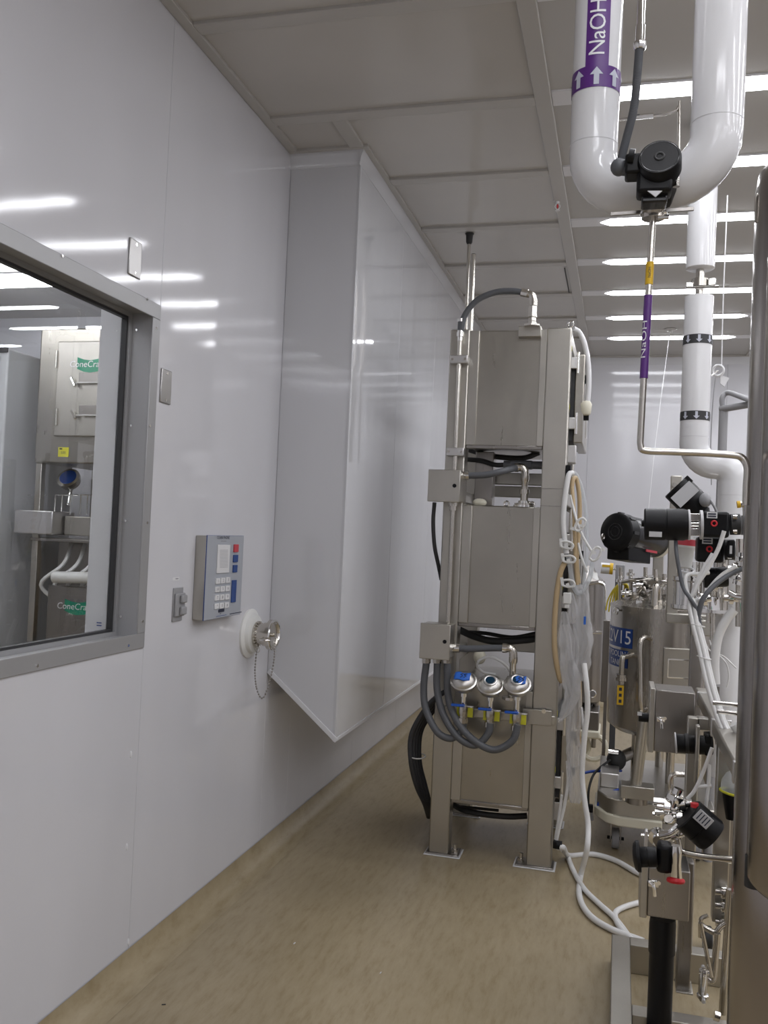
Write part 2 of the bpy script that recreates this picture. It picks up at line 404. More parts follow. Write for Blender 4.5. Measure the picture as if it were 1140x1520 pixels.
# ================================================================== WINDOW IN THE LEFT WALL
win = sroot('window_1',(WX,WY1,WZ0))
GX = -1.612
def ringbox(m, x0, x1, yo0, yo1, zo0, zo1, t):
    m.box((x0,yo0,zo0),(x1,yo1,zo0+t)); m.box((x0,yo0,zo1-t),(x1,yo1,zo1)); m.box((x0,yo0,zo0+t),(x1,yo0+t,zo1-t)); m.box((x0,yo1-t,zo0+t),(x1,yo1,zo1-t))
m = B(); ringbox(m, WX, WX+0.006, WY0-0.045, WY1+0.045, WZ0-0.035, WZ1+0.032, 0.05); m.obj('frame','window_steel',win,0.002)
m = B(); ringbox(m, GX-0.02, WX+0.001, WY0-0.002, WY1+0.002, WZ0-0.002, WZ1+0.002, 0.006); m.obj('jamb','window_steel',win)
m = B(); ringbox(m, GX-0.006, GX+0.012, WY0+0.004, WY1-0.004, WZ0+0.004, WZ1-0.004, 0.022); m.obj('gasket','gasket_dark',win)
m = B(); ringbox(m, GX+0.012, GX+0.02, WY0+0.004, WY1-0.004, WZ0+0.004, WZ1-0.004, 0.014); m.obj('glazing_bead','window_steel',win)
B().add([(GX,WY0+0.01,WZ0+0.01),(GX,WY1-0.01,WZ0+0.01),(GX,WY1-0.01,WZ1-0.01),(GX,WY0+0.01,WZ1-0.01)],[(0,1,2,3)]).obj('pane','glass_pane',win,smooth=0)
sc = None
for p in ((92,380),(218,444),(232,487),(222,632),(218,776),(211,922),(190,958),(55,988)):
    q = P(p[0],p[1],X=WX+0.006); B().cyl(q,q+V((0.003,0,0)),0.0045,n=10).obj('screw','chrome',win)
for p in ((203,490),(195,632),(187,773),(180,915)):
    q = P(p[0],p[1],Y=WY1-0.006); B().cyl(q,q-V((0,0.003,0)),0.004,n=10).obj('screw','chrome',win)
# white reveal of the next room's wall behind the pane, with the small blue mark
rv = struct(B().box((GX-0.022,WY1-0.004,WZ0-0.05),(-1.712,WY1+0.05,WZ1+0.05)).obj('trim_3','trim_white'))
for p in ((147,924.5),(147,928.5)):
    q = P(p[0],p[1],Y=WY1-0.005); B().box((q.x-0.009,q.y,q.z-0.0018),(q.x+0.009,q.y+0.0008,q.z+0.0018)).obj('printed_line','sign_blue',rv)

# ------------------------------------------------------------------ next room, seen through the pane
AX0, AX1, AY0, AY1, AZ = -6.2, WX-0.09, 0.0, 6.6, 3.2
struct(B().box((AX0,AY0,-0.05),(AX1,AY1,0)).obj('floor_annex','floor_vinyl',smooth=0))
struct(B().box((AX0,AY0,AZ),(AX1,AY1,AZ+0.05)).obj('ceiling_annex','ceiling_white',smooth=0))
struct(B().box((AX0-0.05,AY0,0),(AX0,AY1,AZ)).obj('wall_annex_left','wall_white',smooth=0))
struct(B().box((AX0,AY1,0),(AX1,AY1+0.05,AZ)).obj('wall_annex_back','wall_white',smooth=0))
struct(B().box((AX0,AY0-0.05,0),(AX1,AY0,AZ)).obj('wall_annex_front','wall_white',smooth=0))
mrev = B(); mrev.box((WX-0.11,AY0,0),(WX-0.09,WY0,AZ)); mrev.box((WX-0.11,WY1+0.05,0),(WX-0.09,AY1,AZ)); mrev.box((WX-0.11,WY0,0),(WX-0.09,WY1+0.05,WZ0)); mrev.box((WX-0.11,WY0,WZ1),(WX-0.09,WY1+0.05,AZ))
struct(mrev.obj('wall_annex_right','wall_white',smooth=0))
for x,y in ((-4.4,1.4),(-4.4,2.6),(-4.4,3.8),(-2.6,0.8),(-2.6,2.0),(-2.6,3.2),(-2.6,4.1),(-4.4,5.4)):  # unseen strips, added on this ceiling to brighten the next room
    t = thing('ceiling_light','added unseen strip light brightening the room behind the window','light',(x,y,AZ),'added strips in the next room')
    B().box((x-0.6,y-0.06,AZ-0.01),(x+0.6,y+0.06,AZ)).obj('housing','housing_white',t)
    B().tube([(x-0.55,y,AZ-0.05),(x+0.55,y,AZ-0.05)],0.04,10,1).obj('lamp','lamp_tube',t)
MY = 4.6
def M_(px,py,dy=0): return P(px,py,Y=MY+dy)
a, b = M_(52,420), M_(178,688)
XL, XR = M_(55,600).x, M_(55,600).x+1.05
zt, z1 = 2.62, M_(100,688).z
mc = thing('filling_machine','stainless machine cabinet with green logo plates seen through the window','machine',(XL,MY,0))
B().box((XL,MY,z1),(XR,MY+0.7,zt)).obj('upper_cabinet','steel_panel',mc,0.01)
q0, q1 = M_(90,508), M_(90,648)
dr = B().box((q0.x,MY-0.025,q1.z),(XR-0.05,MY,q0.z)).obj('door','steel_brushed',mc,0.006)
for py in (535,620):
    q = M_(91,py); B().cyl(q-V((0.012,0.03,0.05)),q-V((0.012,0.03,-0.05)),0.009,n=10).obj('hinge','steel_tube',dr)
for py in (568,616):
    q = M_(121,py); m = B(); m.box((q.x,MY-0.031,q.z-0.005),(q.x+0.16,MY-0.025,q.z+0.055)); m.obj('handle_recess','steel_dark',dr,0.003)
    B().tube([q+V((-0.04,-0.04,0.02)),q+V((0.0,-0.06,-0.03))],0.009,8,1).obj('latch','chrome',dr)
    B().box((q.x-0.005,MY-0.05,q.z-0.012),(q.x+0.17,MY-0.025,q.z-0.004)).obj('handle','aluminium',dr,0.002)
def logo(px,py,dy,s,par):
    q = M_(px,py,dy); x0 = q.x+0.095*s/0.1*0.55
    m = B(); w_, h_ = 0.17, 0.085
    pts = [(0,0.5),(0.25,0.34),(0.5,0.28),(0.75,0.36),(1,0.5),(1,-0.35),(0.75,-0.5),(0.5,-0.56),(0.25,-0.5),(0,-0.3)]
    m.prism([(q.x+0.035+w_*u, q.y-0.001, q.z+h_*v) for u,v in pts],(0,0.001,0)).obj('logo_flag','logo_green',par)
    B().text('ConeCraft',0.052,lambda u,v:V((q.x+0.10+u+0.12*v,q.y-0.003,q.z+v))).obj('logo_lettering','letter_white',par,smooth=0)
logo(107,541,-0.026,0.1,dr)
def sticker(px,py,txt,dy=-0.002,par=None):
    q = M_(px,py,dy); m = B(); m.box((q.x-0.035,q.y,q.z-0.028),(q.x+0.035,q.y+0.001,q.z+0.028)); o = m.obj('sticker','tag_yellow',par)
    B().box((q.x-0.026,q.y-0.0006,q.z+0.015),(q.x-0.008,q.y,q.z+0.022)).obj('printed_mark','ink',par)
    if txt: B().text(txt,0.022,lambda u,v:V((q.x+u,q.y-0.0008,q.z+v-0.004))).obj('lettering','ink',par,smooth=0)
sticker(94,671,'500',par=mc)
# open bay with gauge
zb = M_(100,745).z
for x in (XL+0.02,XR-0.02): B().box((x-0.02,MY+0.02,0.0),(x+0.02,MY+0.06,z1)).obj('post','steel_brushed',mc,0.003)
for x in (XL+0.02,XR-0.02): B().box((x-0.02,MY+0.6,0.0),(x+0.02,MY+0.64,z1)).obj('post','steel_brushed',mc,0.003)
q = M_(103,712,0.25); gz = B(); gz.lathe(q,(0.1,-0.75,0.55),[(-0.06,0.02),(-0.03,0.06),(0,0.07),(0.02,0.07),(0.024,0.055)]).obj('gauge','steel_tube',mc)
n_ = V((0.1,-0.75,0.55)).normalized(); B().cyl(q+n_*0.022,q+n_*0.027,0.052).obj('gauge_dial','handle_blue',mc)
B().cyl(q-V((0,0,0.16)),q-n_*0.04,0.014).obj('gauge_stem','chrome',mc)
for px in (35,57,82,92,105,120,130):
    q = M_(px,742,0.15); B().tube([q-V((0,0,0.09)),q+V((0,0,0.03)),q+V((0.05,0,0.03))],0.005,8,1).obj('manifold_rod','chrome',mc)
zs = M_(60,798).z
B().box((XL-0.1,MY-0.02,zs+0.02),(XL+0.16,MY+0.2,M_(60,758).z)).obj('terminal_box','aluminium',mc,0.006)
B().box((XL+0.17,MY+0.08,zs+0.02),(XL+0.38,MY+0.24,M_(60,764).z)).obj('terminal_box','steel_brushed',mc,0.006)
B().box((XL,MY,zs-0.02),(XR,MY+0.66,zs)).obj('shelf','steel_dark',mc,0.004)
B().box((XL+0.02,MY+0.25,0.25),(XR,MY+0.66,zs-0.02)).obj('lower_cabinet','steel_dark',mc,0.008)
sticker(54,813,None,0.24,mc)
for k in range(7):
    x = XL+0.15+0.09*k; z = zs-0.03; B().tube([(x,MY+0.2,z),(x+0.05,MY+0.05,z-0.12),(x-0.08,MY+0.03,z-0.25),(x+0.03,MY+0.12,z-0.38)],0.012,8).obj('hose','silicone',mc)
q0, q1 = M_(76,868), M_(76,960)
d2 = B().box((q0.x,MY-0.03,0.3),(XR-0.05,MY+0.0,q0.z)).obj('lower_door','steel_dark',mc,0.006)
B().box((q0.x,MY+0.0,0.3),(XR-0.05,MY+0.25,q0.z-0.01)).obj('lower_box','steel_dark',mc)
logo(88,899,-0.031,0.1,d2)
q = M_(88,856); B().tube([q+V((0,-0.05,0)),q+V((0.3,-0.05,0.01))],0.034,14,1).obj('insulated_pipe','white_plastic',mc)
cb = thing('storage_cabinet','pale grey tall cabinet left of the machine behind the window','cabinet',(XL-0.6,4.85,0))
B().box((XL-1.2,4.5,0),(XL-0.14,5.2,M_(30,522).z)).obj('body','cabinet_pale',cb,0.01)
B().box((XL-1.2,4.49,M_(30,528).z),(XL-0.14,4.5,M_(30,520).z)).obj('top_rail','gasket_dark',cb)
B().box((XL-1.15,4.485,0.1),(XL-0.19,4.5,M_(30,532).z)).obj('door','cabinet_pale',cb,0.004)

# ================================================================== WALL FIXTURES
def plate(p, lab, cat='wall plate'):
    q = P(*p,X=WX); t = thing('blank_wall_plate',lab,cat,(WX,q.y,q.z-0.058))
    B().box((WX,q.y-0.036,q.z-0.058),(WX+0.006,q.y+0.036,q.z+0.058)).obj('plate','plate_steel',t,0.003)
    for s in (-0.045,0.045): B().cyl((WX+0.006,q.y,q.z+s),(WX+0.0075,q.y,q.z+s),0.0045,n=12).obj('screw','chrome',t)
plate((199,384),'stainless blank wall plate above the top edge of the window frame')
plate((245,574),'stainless blank wall plate right of the window frame')
# double push switch
q = P(263,897,X=WX); t = thing('wall_switch','grey double push-button wall switch below a small paper label','switch',(WX,q.y,q.z-0.06))
B().box((WX,q.y-0.038,q.z-0.06),(WX+0.005,q.y+0.034,q.z+0.06)).obj('plate','grey_plastic',t,0.002)
B().box((WX+0.005,q.y-0.034,q.z-0.042),(WX+0.014,q.y+0.036,q.z+0.04)).obj('bezel','grey_plastic',t,0.003)
for s in (-0.022,0.02): B().box((WX+0.014,q.y-0.01,q.z+s-0.014),(WX+0.026,q.y+0.03,q.z+s+0.014)).obj('button','grey_plastic',t,0.004)
q = P(262,859,X=WX); lb = B().box((WX,q.y-0.03,q.z-0.006),(WX+0.0006,q.y+0.02,q.z+0.006)).obj('paper_label','pvc_white'); tag(lb,'small white paper label on the wall above the grey switch','label')
B().box((WX+0.0006,q.y-0.008,q.z-0.002),(WX+0.0008,q.y+0.014,q.z+0.002)).obj('printed_line','print_grey',lb)
# intercom
IX0, IX, IY0, IY1, IZ0, IZ1 = WX, -1.473, 3.047, 3.376, 1.147, 1.460
t = thing('wall_intercom','grey keypad intercom box with red and blue keys on the white wall','intercom',(WX,(IY0+IY1)/2,IZ0))
B().box((IX0,IY0,IZ0),(IX-0.004,IY1,IZ1)).obj('body','steel_brushed',t,0.003)
B().box((IX-0.0045,IY0-0.002,IZ0-0.002),(IX-0.002,IY1+0.002,IZ1+0.002)).obj('gasket','sign_blue',t)
fp = B().box((IX-0.002,IY0-0.001,IZ0-0.001),(IX,IY1+0.001,IZ1+0.001)).obj('faceplate','face_grey',t,0.001)
def F(px,py): return P(px,py,X=IX)
def fbox(x0,y0,x1,y1,h,name,mt,par,bev=0.0):
    a,b = F(x0,(y0+y1)/2),F(x1,(y0+y1)/2); c,d = F((x0+x1)/2,y0),F((x0+x1)/2,y1)
    return B().box((IX,a.y,d.z),(IX+h,b.y,c.z)).obj(name,mt,par,bev)
cdp = fbox(321.8,808.5,339.5,850.5,0.004,'index_card','pvc_white',t,0.001)
for k in range(13): fbox(325,816.3+k*2.12,336.8,816.9+k*2.12,0.0044,'printed_line','print_grey',cdp)
fbox(346.3,808,352.8,819.5,0.005,'red_key','red_muted',t,0.001)
fbox(345.6,823.5,352,834.5,0.005,'blue_key','key_blue',t,0.001)
fbox(345,838.6,351,849.5,0.005,'blue_key','key_blue',t,0.001)
fbox(343,861,349.6,893.8,0.004,'blue_bar_key','key_blue',t,0.001)
keys = ['1','2','3','4','5','6','7','8','9','*','0','#']
for r_ in range(4):
    for c_ in range(3):
        x = 322.3-r_*0.62+c_*7.5; y = 862.4+r_*12.4-c_*0.8
        kk = fbox(x-2.9,y-4.2,x+2.9,y+4.2,0.005,'key','pvc_white',t,0.001)
        a_ = F(x,y); B().text(keys[r_*3+c_],0.016,lambda u,v:V((IX+0.0056,a_.y+u,a_.z+v))).obj('numeral','ink',kk,smooth=0)
fbox(324,904,332,908.4,0.003,'display','ink',t)
a_ = F(331.5,798.2); B().text('CLEAN PHONE',0.0175,lambda u,v:V((IX+0.0006,a_.y+u,a_.z+v)),spacing=0.95).obj('lettering','ink',t,smooth=0)
fbox(328,802.6,336,803.8,0.0006,'printed_line','print_grey',t); fbox(321,913.5,336,914.2,0.0006,'printed_line','key_blue',t)
fbox(341,909.3,358.5,910.4,0.0006,'printed_line','ink',t); fbox(326,910.6,328,911.4,0.0006,'printed_line','ink',t)
# hose port through the wall with chained cap
PC = P(373,940,X=WX+0.01); ax = V((1,0,0)); py_, pz_ = PC.y, PC.z
t = thing('wall_port','capped steel hose port on a white wall flange with a bead chain','wall port',(WX,py_,pz_-0.11))
B().lathe((WX,py_,pz_),ax,[(0,0.105),(0.008,0.105),(0.014,0.095),(0.016,0.085),(0.03,0.08),(0.033,0.06)],40).obj('flange','white_plastic',t)
B().lathe((WX+0.03,py_,pz_),ax,[(0,0.05),(0.012,0.05),(0.012,0.045),(0.04,0.045),(0.04,0.05),(0.06,0.05)],32).obj('nipple','steel_tube',t)
for k in range(20):
    a0 = 2*math.pi*k/20; c = V((WX+0.036,py_+0.051*math.cos(a0),pz_+0.051*math.sin(a0)))
    if k%1==0: B().cyl(c,c+ax*0.012,0.004,n=6).obj('knurl','steel_tube',t)
cp = B().lathe((WX+0.09,py_,pz_),ax,[(0,0.052),(0.004,0.064),(0.024,0.064),(0.026,0.058),(0.018,0.05),(0.017,0.0)],36).obj('cap','steel_tube',t)
B().torus((WX+0.114,py_,pz_),ax,0.061,0.005,36).obj('cap_rim','chrome',cp)
B().cyl((WX+0.106,py_,pz_),(WX+0.12,py_,pz_),0.009,n=12).obj('cap_stud','steel_tube',cp)
B().torus((WX+0.1,py_-0.062,pz_-0.015),(0,0,1),0.022,0.004,20).obj('cam_ear','chrome',cp)
A0, A1 = V((WX+0.042,py_-0.01,pz_-0.055)), V((WX+0.12,py_,pz_-0.012)); m = B()
B().torus((WX+0.045,py_-0.01,pz_-0.065),(0.5,1,0),0.014,0.002,16).obj('chain_ring','chrome',t)
pth = spline([A0+V((0,0,-0.02)),A0+V((0.0,-0.005,-0.11)),A0+V((0.012,0,-0.185)),(A0+A1)/2+V((0.0,0,-0.235)),A1+V((-0.012,0,-0.17)),A1+V((0,0,-0.08)),A1],14)
acc = 0; last = pth[0]; m.ell(last,(0.003,)*3,8,6)
for p in pth:
    if (p-last).length >= 0.0095: m.ell(p,(0.0042,)*3,8,6); last = p
m.tube(pth,0.0008,5,1).obj('bead_chain','steel_dark',t)
# sprinkler in the ceiling rail
q = P(828,297,Z=CZ); t = thing('sprinkler_head','small white sprinkler head with red bulb in the ceiling','sprinkler',(q.x,q.y,CZ-0.06))
B().lathe(q,(0,0,-1),[(0,0.022),(0.005,0.022),(0.008,0.012),(0.02,0.010)],16).obj('escutcheon','pvc_white',t)
B().ell(q+V((0,0,-0.032)),(0.005,0.005,0.012)).obj('bulb','red',t)
m = B(); m.tube([q+V((-0.008,0,-0.02)),q+V((-0.013,0,-0.035)),q+V((0,0,-0.052))],0.002,6); m.tube([q+V((0.008,0,-0.02)),q+V((0.013,0,-0.035)),q+V((0,0,-0.052))],0.002,6); m.cyl(q+V((0,0,-0.052)),q+V((0,0,-0.055)),0.012,n=14); m.obj('deflector','pvc_white',t)
# ================================================================== STEEL CHAMBER RACK
RY, RD = 4.19, 0.72
def R(px,py,dy=0.0): return P(px,py,Y=RY+dy)
XA, XB, XC, XD = -0.818, -0.724, -0.362, -0.250
ZT = 2.482
rk = thing('chamber_rack','tall stainless steel rack of three stacked closed chambers on four bolted feet','rack',((XA+XD)/2,RY+RD/2,0))
def post(x0,x1,y0,y1,z1=ZT): return B().box((x0,y0,0.008),(x1,y1,z1)).obj('post','steel_brushed',rk,0.006)
post(XA,XB,RY,RY+0.09); post(XC,XD,RY,RY+0.09); post(XA,XB,RY+RD-0.09,RY+RD); post(XC,XD,RY+RD-0.09,RY+RD)
for x0,x1,y0,y1,bx in ((XA-0.012,XB+0.05,RY-0.012,RY+0.10,XB+0.026),(XC-0.05,XD+0.012,RY-0.012,RY+0.10,XC-0.026),(XA-0.012,XB+0.05,RY+RD-0.10,RY+RD+0.012,XB+0.026),(XC-0.05,XD+0.012,RY+RD-0.10,RY+RD+0.012,XC-0.026)):
    ft = B().box((x0,y0,0.003),(x1,y1,0.012)).obj('foot_plate','steel_dark',rk,0.003)
    B().box((x0-0.008,y0-0.008,0.0003),(x1+0.008,y1+0.008,0.005)).obj('sealant_bead','pvc_white',ft,0.002)
    yb = (y0+y1)/2-0.01
    m = B(); m.cyl((bx,yb,0.012),(bx,yb,0.026),0.016,n=6); m.cyl((bx,yb,0.026),(bx,yb,0.05),0.009,n=12); m.obj('anchor_bolt','steel_tube',ft)
# joint plates on the right post
for z0 in (1.655,1.735): B().box((XC,RY-0.0025,z0),(XD,RY,z0+0.003)).obj('weld_line','steel_dark',rk)
# chambers
def chamber(z0,z1,lip):
    c = B().box((XB+0.004,RY+0.022,z0),(XC-0.004,RY+RD-0.02,z1)).obj('chamber','steel_panel',rk,0.004)
    for a,b in ((XB,XB+0.045),(XC-0.03,XC)): B().box((a,RY+0.006,z0+0.002),(b,RY+0.024,z1-0.002)).obj('side_flange','steel_brushed',c,0.002)
    B().box((XB+0.002,RY+0.012,z0-0.014),(XC-0.002,RY+0.05,z0+0.004)).obj('bottom_lip','steel_dark',c,0.003)
    return c
c1 = chamber(1.93,2.478,0); c2 = chamber(1.09,1.648,0); c3 = chamber(0.262,0.80,0)
for z in (2.468,1.638): B().box((XB,RY+0.03,z),(XC,RY+RD-0.04,z+0.012)).obj('top_sheet','steel_brushed',rk,0.002)
# cross beams
for z in (1.75,0.93,0.20):
    B().box((XB,RY+RD-0.08,z-0.03),(XC,RY+RD-0.04,z+0.03)).obj('cross_beam','steel_brushed',rk,0.004)
B().box((XB,RY+0.35,1.77),(XC,RY+0.39,1.83)).obj('cross_beam','steel_brushed',rk,0.004)
B().box((XB,RY+0.30,0.94),(XC,RY+0.34,1.00)).obj('cross_beam','steel_brushed',rk,0.004)
B().box((XB+0.02,RY+0.2,1.655),(XB+0.11,RY+0.29,1.92)).obj('inner_post','steel_dark',rk,0.004)
for a in (XA,XD-0.05):
    for z in (2.44,1.70,0.9,0.3): B().box((a,RY+0.09,z-0.03),(a+0.05,RY+RD-0.09,z+0.03)).obj('side_rail','steel_brushed',rk,0.004)
# side wall of each chamber and doors on the right side
for z0,z1 in ((1.93,2.478),(1.09,1.648),(0.262,0.78)):
    B().box((XC-0.004,RY+0.095,z0),(XD-0.012,RY+RD-0.095,z1)).obj('door_frame','steel_dark',rk,0.003)
    dr = B().box((XD+0.018,RY+0.10,z0+0.03),(XD+0.062,RY+RD-0.08,z1-0.10)).obj('door','steel_panel',rk,0.006)
    B().box((XD-0.012,RY+0.11,z0+0.04),(XD+0.018,RY+RD-0.09,z1-0.11)).obj('door_gasket','gasket_dark',dr)
    for s in (0.22,0.74):
        z = z0+(z1-z0)*s
        m = B(); m.box((XD-0.012,RY+0.085,z-0.028),(XD+0.03,RY+0.105,z+0.028)); m.obj('hinge','aluminium',dr,0.004)
        B().cyl((XD+0.03,RY+0.092,z-0.05),(XD+0.03,RY+0.092,z+0.05),0.008,n=12).obj('hinge_pin','chrome',dr)
    B().cyl((XD+0.075,RY+0.16,z0+0.06),(XD+0.075,RY+0.16,z1-0.14),0.004,n=8).obj('latch_rod','chrome',dr)
    for s in (0.3,0.62): z = z0+(z1-z0)*s; B().box((XD+0.06,RY+0.15,z-0.02),(XD+0.085,RY+0.17,z+0.02)).obj('latch_block','black_plastic',dr,0.003)
    for s in (0.35,0.85): z = z0+(z1-z0)*s; B().box((XD-0.0005,RY+0.045,z-0.012),(XD+0.001,RY+0.06,z+0.012)).obj('yellow_tape','tag_yellow',rk)
    B().box((XD-0.004,RY+0.10,z0-0.065),(XD+0.035,RY+0.17,z0+0.02)).obj('hinge_bracket','aluminium',rk,0.004)
# eye bolt on top
q = R(843,481,0.04); m = B(); m.torus((XD-0.01,RY+0.04,ZT+0.025),(0.6,1,0),0.014,0.005,20); m.cyl((XD-0.01,RY+0.04,ZT-0.002),(XD-0.01,RY+0.04,ZT+0.012),0.006); m.obj('eye_bolt','chrome',rk)
# nozzle bracket on the top chamber
a,b = R(770,487,-0.01),R(803,500,-0.01); B().box((a.x,RY-0.02,b.z),(b.x,RY+0.05,ZT+0.006)).obj('nozzle_bracket','steel_brushed',rk,0.003)
# right lower bracket bar carrying the valves
B().box((XA+0.02,RY-0.02,0.66),(XD-0.005,RY+0.0,0.70)).obj('valve_bar','steel_brushed',rk,0.004)
B().box((XC-0.04,RY-0.028,0.655),(XD-0.02,RY-0.018,0.725)).obj('bar_bracket','steel_brushed',rk,0.003)
q = R(807,1056,-0.03); B().cyl(q,q+V((0,0.012,0)),0.011,n=6).obj('bolt','chrome',rk)
q = R(795,1198,0.0)

# conduit, boxes and clamps on the left post ---------------------------------
CY = RY-0.035
cx = P(679,600,Y=CY).x
cn = thing('vertical_conduit','straight steel conduit clamped down the left post of the rack','conduit',(cx,CY,1.1))
zt_, zb_ = P(683,500,Y=CY).z, 1.06
B().cyl((cx,CY,zb_),(cx,CY,zt_),0.0115,n=16).obj('pipe','steel_tube',cn)
for py in (534,671):
    z = P(680,py,Y=CY).z; B().box((cx-0.042,CY-0.016,z-0.02),(cx+0.042,RY,z+0.02)).obj('clamp_block','aluminium',cn,0.004)
    for s in (-0.03,0.03): B().cyl((cx+s,CY-0.02,z),(cx+s,CY-0.016,z),0.006,n=8).obj('clamp_bolt','steel_tube',cn)
m = B(); m.lathe((cx,CY,zt_-0.02),(0,0,1),[(0,0.013),(0.02,0.013),(0.02,0.018),(0.04,0.018),(0.04,0.014),(0.09,0.014),(0.09,0.017),(0.105,0.017),(0.105,0.013)],16); m.obj('fitting','chrome',cn)
# arc of grey flexible conduit over the top
pts = [V((cx,CY,zt_+0.07)),P(684,490,Y=CY),P(690,468,Y=CY-0.0),P(708,446,Y=CY),P(735,434,Y=CY),P(760,432,Y=CY),P(776,434,Y=CY)]
t = thing('flexible_conduit','grey flexible conduit arching over the top of the rack to an elbow','conduit',pts[0])
B().tube(pts,0.0145,14,8).obj('hose','conduit_grey',t)
e0, e1 = P(776,434,Y=CY), P(791,448,Y=CY)
B().cyl(P(774,434,Y=CY),P(783,436,Y=CY),0.019,n=16).obj('ferrule','chrome',t)
B().tube([P(782,436,Y=CY),P(789,438,Y=CY),P(792,445,Y=CY),P(792,454,Y=CY)],0.017,14).obj('elbow','steel_tube',t)
q = P(791,455,Y=CY); z9 = ZT
m = B(); m.lathe((q.x,CY,z9-0.0),(0,0,1),[(0,0.04),(0.008,0.04),(0.008,0.02),(0.035,0.02),(0.045,0.016),(q.z-z9-0.05,0.016),(q.z-z9-0.05,0.022),(q.z-z9,0.022)],6); m.obj('union','steel_tube',t)
# junction boxes
def jbox(x0,y0,x1,y1,lab,extra):
    Yf = RY-0.14; a,b = P(x0,(y0+y1)/2,Y=Yf),P(x1,(y0+y1)/2,Y=Yf); c,d = P((x0+x1)/2,y0,Y=Yf),P((x0+x1)/2,y1,Y=Yf)
    t = thing('junction_box',lab,'junction box',((a.x+b.x)/2,RY,d.z),'steel junction boxes on the rack')
    B().box((a.x,Yf+0.012,d.z+0.004),(b.x,RY-0.002,c.z-0.004)).obj('body','steel_brushed',t,0.004)
    B().box((a.x-0.003,Yf,d.z),(b.x+0.003,Yf+0.014,c.z)).obj('cover','steel_brushed',t,0.003)
    q = P(x0+(x1-x0)*0.84,y0+(y1-y0)*0.5,Y=Yf); lk = B().cyl(q,q-V((0,0.004,0)),0.009,n=16).obj('lock','black_plastic',t)
    return t,a,b,c,d
j1,a1_,b1_,c1_,d1_ = jbox(636,697,682,745,'stainless junction box on the left post beside the middle gap',0)
m = B(); m.lathe((cx,CY,d1_.z+0.004),(0,0,-1),[(0,0.024),(0.018,0.024),(0.018,0.019),(0.04,0.019)],16); m.obj('bottom_gland','steel_tube',j1)
j2,a2_,b2_,c2_,d2_ = jbox(624,926,667,979,'stainless junction box with three grey hoses under it',0)
for px in (633,649,664):
    q = P(px,979,Y=RY-0.08); B().cyl(q+V((0,0,0.012)),q-V((0,0,0.016)),0.021,n=8).obj('gland','steel_tube',j2)
# conduit stubs to the chambers
def stub(pts,lab,drop):
    t = thing('conduit_run',lab,'conduit',pts[0]); B().tube(pts,0.0155,14).obj('hose','conduit_grey',t)
    B().cyl(pts[0]-(pts[1]-pts[0]).normalized()*0.02,pts[0]+(pts[1]-pts[0]).normalized()*0.02,0.021,n=12).obj('ferrule','chrome',t)
    e = pts[-1]; B().tube([e-V((0.01,0,0)),e+V((0.02,0,0)),e+V((0.035,0,-0.012)),e+V((0.038,0,-0.04))],0.019,12).obj('elbow','steel_tube',t)
    f = e+V((0.038,0,-0.04)); B().cyl(e-V((0.012,0,0)),e+V((0.008,0,0)),0.022,n=12).obj('ferrule','chrome',t)
    L = drop
    B().lathe(f,(0,0,-1),[(0,0.02),(0.02,0.02),(0.03,0.015),(L*0.45,0.015),(L*0.45,0.024),(L*0.6,0.024),(L*0.6,0.018),(L-0.012,0.018),(L-0.012,0.045),(L,0.045)],14).obj('nipple','steel_tube',t)
stub([P(690,706,Y=RY-0.05),P(720,705,Y=RY-0.05),P(748,699,Y=RY-0.03),P(768,694,Y=RY+0.06)],'grey conduit from the upper junction box to the middle chamber',P(768,694,Y=RY+0.06).z-0.04-1.655)
stub([P(676,962,Y=RY-0.06),P(700,963,Y=RY-0.06),P(730,962,Y=RY-0.06),P(750,962,Y=RY-0.06)],'straight grey conduit from the lower junction box to an elbow',0.19)
# looping grey conduits to the three valves
loops = [([(633,983),(629,1020),(632,1052),(648,1085),(668,1096),(684,1086),(689,1068)],'grey conduit loop from the junction box to the leftmost valve'),
         ([(649,983),(649,1025),(660,1065),(682,1096),(706,1106),(724,1090),(728,1073)],'grey conduit loop from the junction box to the middle valve'),
         ([(664,983),(665,1030),(676,1066),(700,1096),(732,1113),(760,1100),(769,1076)],'grey conduit loop from the junction box to the rightmost valve')]
for i,(pt,lab) in enumerate(loops):
    pp = [P(x,y,Y=RY-0.08-0.0*i if k<2 else RY-0.09-0.02*(k>2)-0.012*i) for k,(x,y) in enumerate(pt)]
    tag(B().tube(pp,0.0165,14,8).obj('flexible_conduit','conduit_grey'),lab,'conduit','grey conduit loops')
